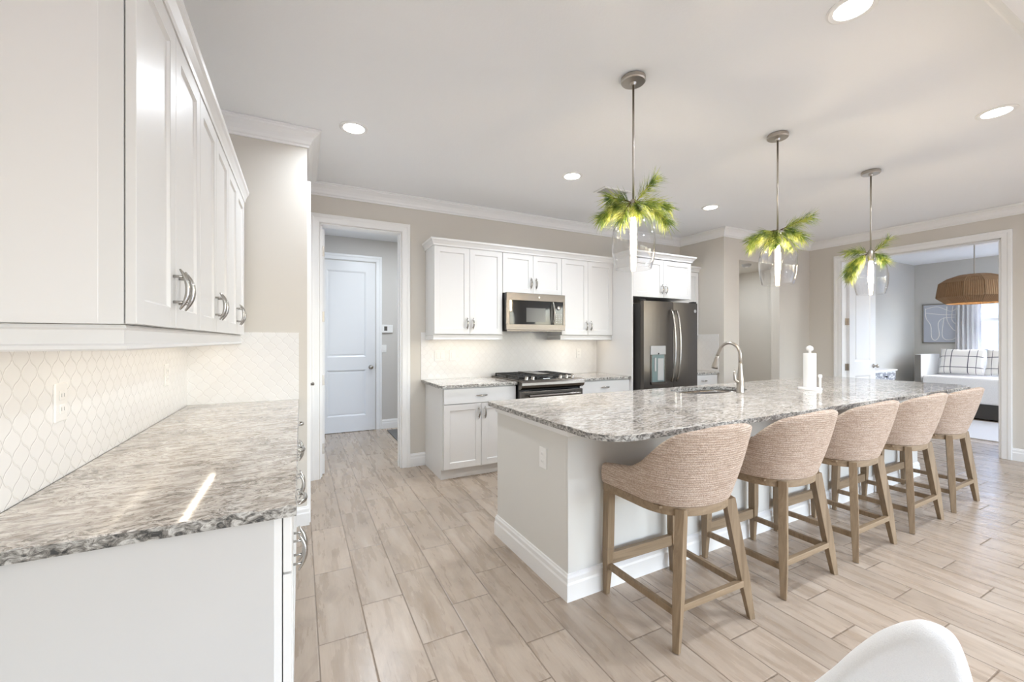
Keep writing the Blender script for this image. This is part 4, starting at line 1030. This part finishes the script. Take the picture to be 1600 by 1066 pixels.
def pillow():
    r = thing('throw_pillow', 'x', 'pillow', (0, 0, 0), 0, 'checked pillows on the daybed')
    m = MB(); n = 20; g1 = []; g2 = []
    for i in range(n+1):
        a = []; b_ = []
        for j in range(n+1):
            u, v = -1+2*i/n, -1+2*j/n; k = max(0, (1-abs(u)**2.6)*(1-abs(v)**2.6)); t = 0.075*k**0.5
            s = 1 - 0.07*(1-abs(v))*abs(u)**2; q = 1 - 0.07*(1-abs(u))*abs(v)**2
            a.append((-t, u*0.29*s, v*0.235*q)); b_.append((t, u*0.29*s, v*0.235*q))
        g1.append(a); g2.append(b_)
    m.grid(g1); m.grid(g2, flip=True)
    m.build('cushion', 'check', r, smooth=True); return r
pw = pillow(); pw['label'] = 'left checked pillow on the daybed, beside the arm'; pw.location = (10.62, 3.02, 0.955); pw.rotation_euler = (0, 0.28, 0)
p2 = dup(pw, (10.60, 2.43, 0.955), 0, 'right checked pillow on the daybed, cut off by the door frame'); p2.rotation_euler = (0, 0.28, 0.05)
# framed line art
r = thing('framed_art', 'pale blue framed abstract line drawing on the bedroom wall', 'picture', (BX-0.03, 3.40, 1.66))
w2, h2 = 0.27, 0.38
w2 = 0.27
MB().box(-0.0, -w2, -h2, 0.03, w2, -h2+0.018).box(0, -w2, h2-0.018, 0.03, w2, h2).box(0, -w2, -h2, 0.03, -w2+0.018, h2).box(0, w2-0.018, -h2, 0.03, w2, h2).build('frame', simple('grey_frame', (0.25, 0.23, 0.20), 0.5), r, 0.002)
MB().box(0.012, -w2+0.018, -h2+0.018, 0.024, w2-0.018, h2-0.018).build('canvas', simple('pale_blue_print', (0.50, 0.53, 0.60), 0.8), r)
m = MB()
def curve(pts, n=40):
    P = [Vector((0.012, -a*w2, b*h2)) for a, b in pts]; out = []
    for i in range(len(P)-1):
        a, b, c_, d_ = P[max(i-1, 0)], P[i], P[i+1], P[min(i+2, len(P)-1)]
        for k in range(10):
            u = k/10; out.append(0.5*((2*b)+(c_-a)*u+(2*a-5*b+4*c_-d_)*u*u+(3*b-a-3*c_+d_)*u**3))
    out.append(P[-1]); return out
for c_ in ([(-0.85, 0.75), (-0.2, 0.85), (0.5, 0.6), (0.85, 0.8)], [(-0.8, 0.55), (0.0, 0.45), (0.85, 0.4)], [(-0.85, 0.8), (-0.8, 0.3), (-0.55, -0.1), (-0.5, -0.7), (-0.3, -0.85), (-0.1, -0.6), (-0.15, 0.0), (0.1, 0.25), (0.7, 0.3)],
           [(0.3, 0.85), (0.3, 0.2), (0.6, -0.3), (0.85, -0.4)], [(0.15, 0.3), (0.05, -0.5), (0.2, -0.8), (0.6, -0.8), (0.85, -0.6)], [(0.6, 0.85), (0.55, 0.2), (0.8, -0.1)]):
    m.tube(curve(c_), 0.006, 6)
m.build('line_drawing', 'white', r)
# curtain
r = thing('curtain', 'white sheer curtain hanging left of the bedroom window', 'curtain', (0, 0, 0))
m = MB(); rows = []; n = 90
for k in range(14):
    z = 0.02+2.42*k/13; row = []
    wd = 0.19 - 0.03*k/13
    for i in range(n+1):
        t = i/n; ph = t*2*PI*5.5; row.append((BX-0.075+0.030*math.sin(ph+0.4*math.sin(k*0.5)), 3.02 + (t-0.5)*2*wd, z))
    rows.append(row)
m.grid(rows); m.build('fabric', 'curtain', r, smooth=True, mods=(('SOLIDIFY', dict(thickness=0.002)),))
MB().tube([(BX-0.075, 1.0, 2.455), (BX-0.075, 3.22, 2.455)], 0.011, 12).build('rod', 'nickel', r)
# rattan pendant
r = thing('woven_pendant_light', 'large woven jute drum pendant light in the bedroom', 'pendant light', (9.17, 2.47, 0))
m = MB(); pr = [(0.17, 2.335), (0.30, 2.285), (0.395, 2.215), (0.425, 2.00), (0.31, 1.905)]
m.lathe(pr, seg=12, capb=False, capt=False)
m.build('shade', 'rattan', r, mods=(('SOLIDIFY', dict(thickness=0.012)),))
m = MB()
for k in range(12):
    a = 2*PI*k/12; pts = [(p_[0]*math.cos(a), p_[0]*math.sin(a), p_[1]) for p_ in pr]; m.tube(pts, 0.004, 6)
for rad_, z in pr: m.tube([(rad_*math.cos(2*PI*k/12), rad_*math.sin(2*PI*k/12), z) for k in range(13)], 0.004, 6)
m.build('shade_frame', 'rattan', r)
MB().lathe([(0.07, CEIL-0.003), (0.07, CEIL-0.02), (0.02, CEIL-0.03), (0, CEIL-0.03)], seg=24).build('canopy', 'nickel', r)
MB().lathe([(0.008, CEIL-0.03), (0.008, 2.16)], seg=10).build('rod', 'nickel', r)
MB().lathe([(0, 2.17), (0.022, 2.165), (0.022, 2.10), (0.015, 2.09), (0, 2.09)], seg=16).build('socket', 'nickel', r)
MB().lathe([(0, 2.09), (0.018, 2.085), (0.045, 2.04), (0.045, 2.0), (0.02, 1.965), (0, 1.96)], seg=20).build('bulb', 'bulb', r, smooth=True)
# side chest with carved drawer
r = thing('side_chest', 'small white chest with carved grey drawer beside bedroom door', 'chest', (8.55, 3.50, 0))
MB().box(0, 0, 0.66, 0.86, 0.28, 0.80).box(0.02, 0.02, 0.06, 0.84, 0.27, 0.66).build('body', 'trim', r, 0.004)
MB().box(-0.02, -0.02, 0.80, 0.88, 0.29, 0.825).build('top', 'trim', r, 0.004)
for z0, z1 in ((0.64, 0.78), (0.40, 0.61), (0.12, 0.37)):
    d = MB().box(0.04, -0.014, z0, 0.82, 0.02, z1).build('drawer', 'carved', r, 0.004)
    MB().lathe([(0.008, 0), (0.008, 0.02), (0.018, 0.026), (0.014, 0.036), (0, 0.038)], (0.43, -0.014, (z0+z1)/2), 14, 'y').build('knob', 'black', d, smooth=True)
for x in (0.04, 0.82):
    for y in (0.04, 0.24): MB().bar((x, y, 0.06), (x, y, 0), 0.04, 0.04, 0.03, 0.03).build('leg', 'trim', r)
tag(MB().box(8.13, 0.7, 0, 9.95, 3.4, 0.014).build('area_rug', 'rug', bevel=0.004), 'pale grey rug on the bedroom floor before the daybed', 'rug')
# neighbouring house outside
r = thing('neighbour_house', 'pale house with blue-grey window outside the bedroom window', 'house', (17, 0, -0.35))
MB().box(0, -6, 0, 6, 9, 2.9).build('wall', simple('stucco', (0.75, 0.74, 0.72), 0.9), r)
MB().box(-0.04, 3.1, 1.0, 0.0, 4.0, 2.3).box(-0.04, -1.0, 1.0, 0.0, 1.5, 2.3).build('window', simple('blue_glass', (0.10, 0.22, 0.32), 0.15), r)
MB().box(-0.06, 3.0, 0.9, -0.04, 3.1, 2.4).box(-0.06, 4.0, 0.9, -0.04, 4.1, 2.4).box(-0.06, 3.1, 2.3, -0.04, 4.0, 2.4).box(-0.06, 3.5, 1.0, -0.04, 3.56, 2.3).build('window_trim', 'trim', r)
m = MB(); m.grid([[(-0.5, y, 2.85), (3, y, 4.3), (6.5, y, 2.85)] for y in (-6.5, 9.5)], True); vv = list(m.b.verts); m.cap(vv[:3]); m.cap(vv[3:])
m.build('roof', simple('roof_shingle', (0.20, 0.19, 0.19), 0.9, noise=0.2), r)
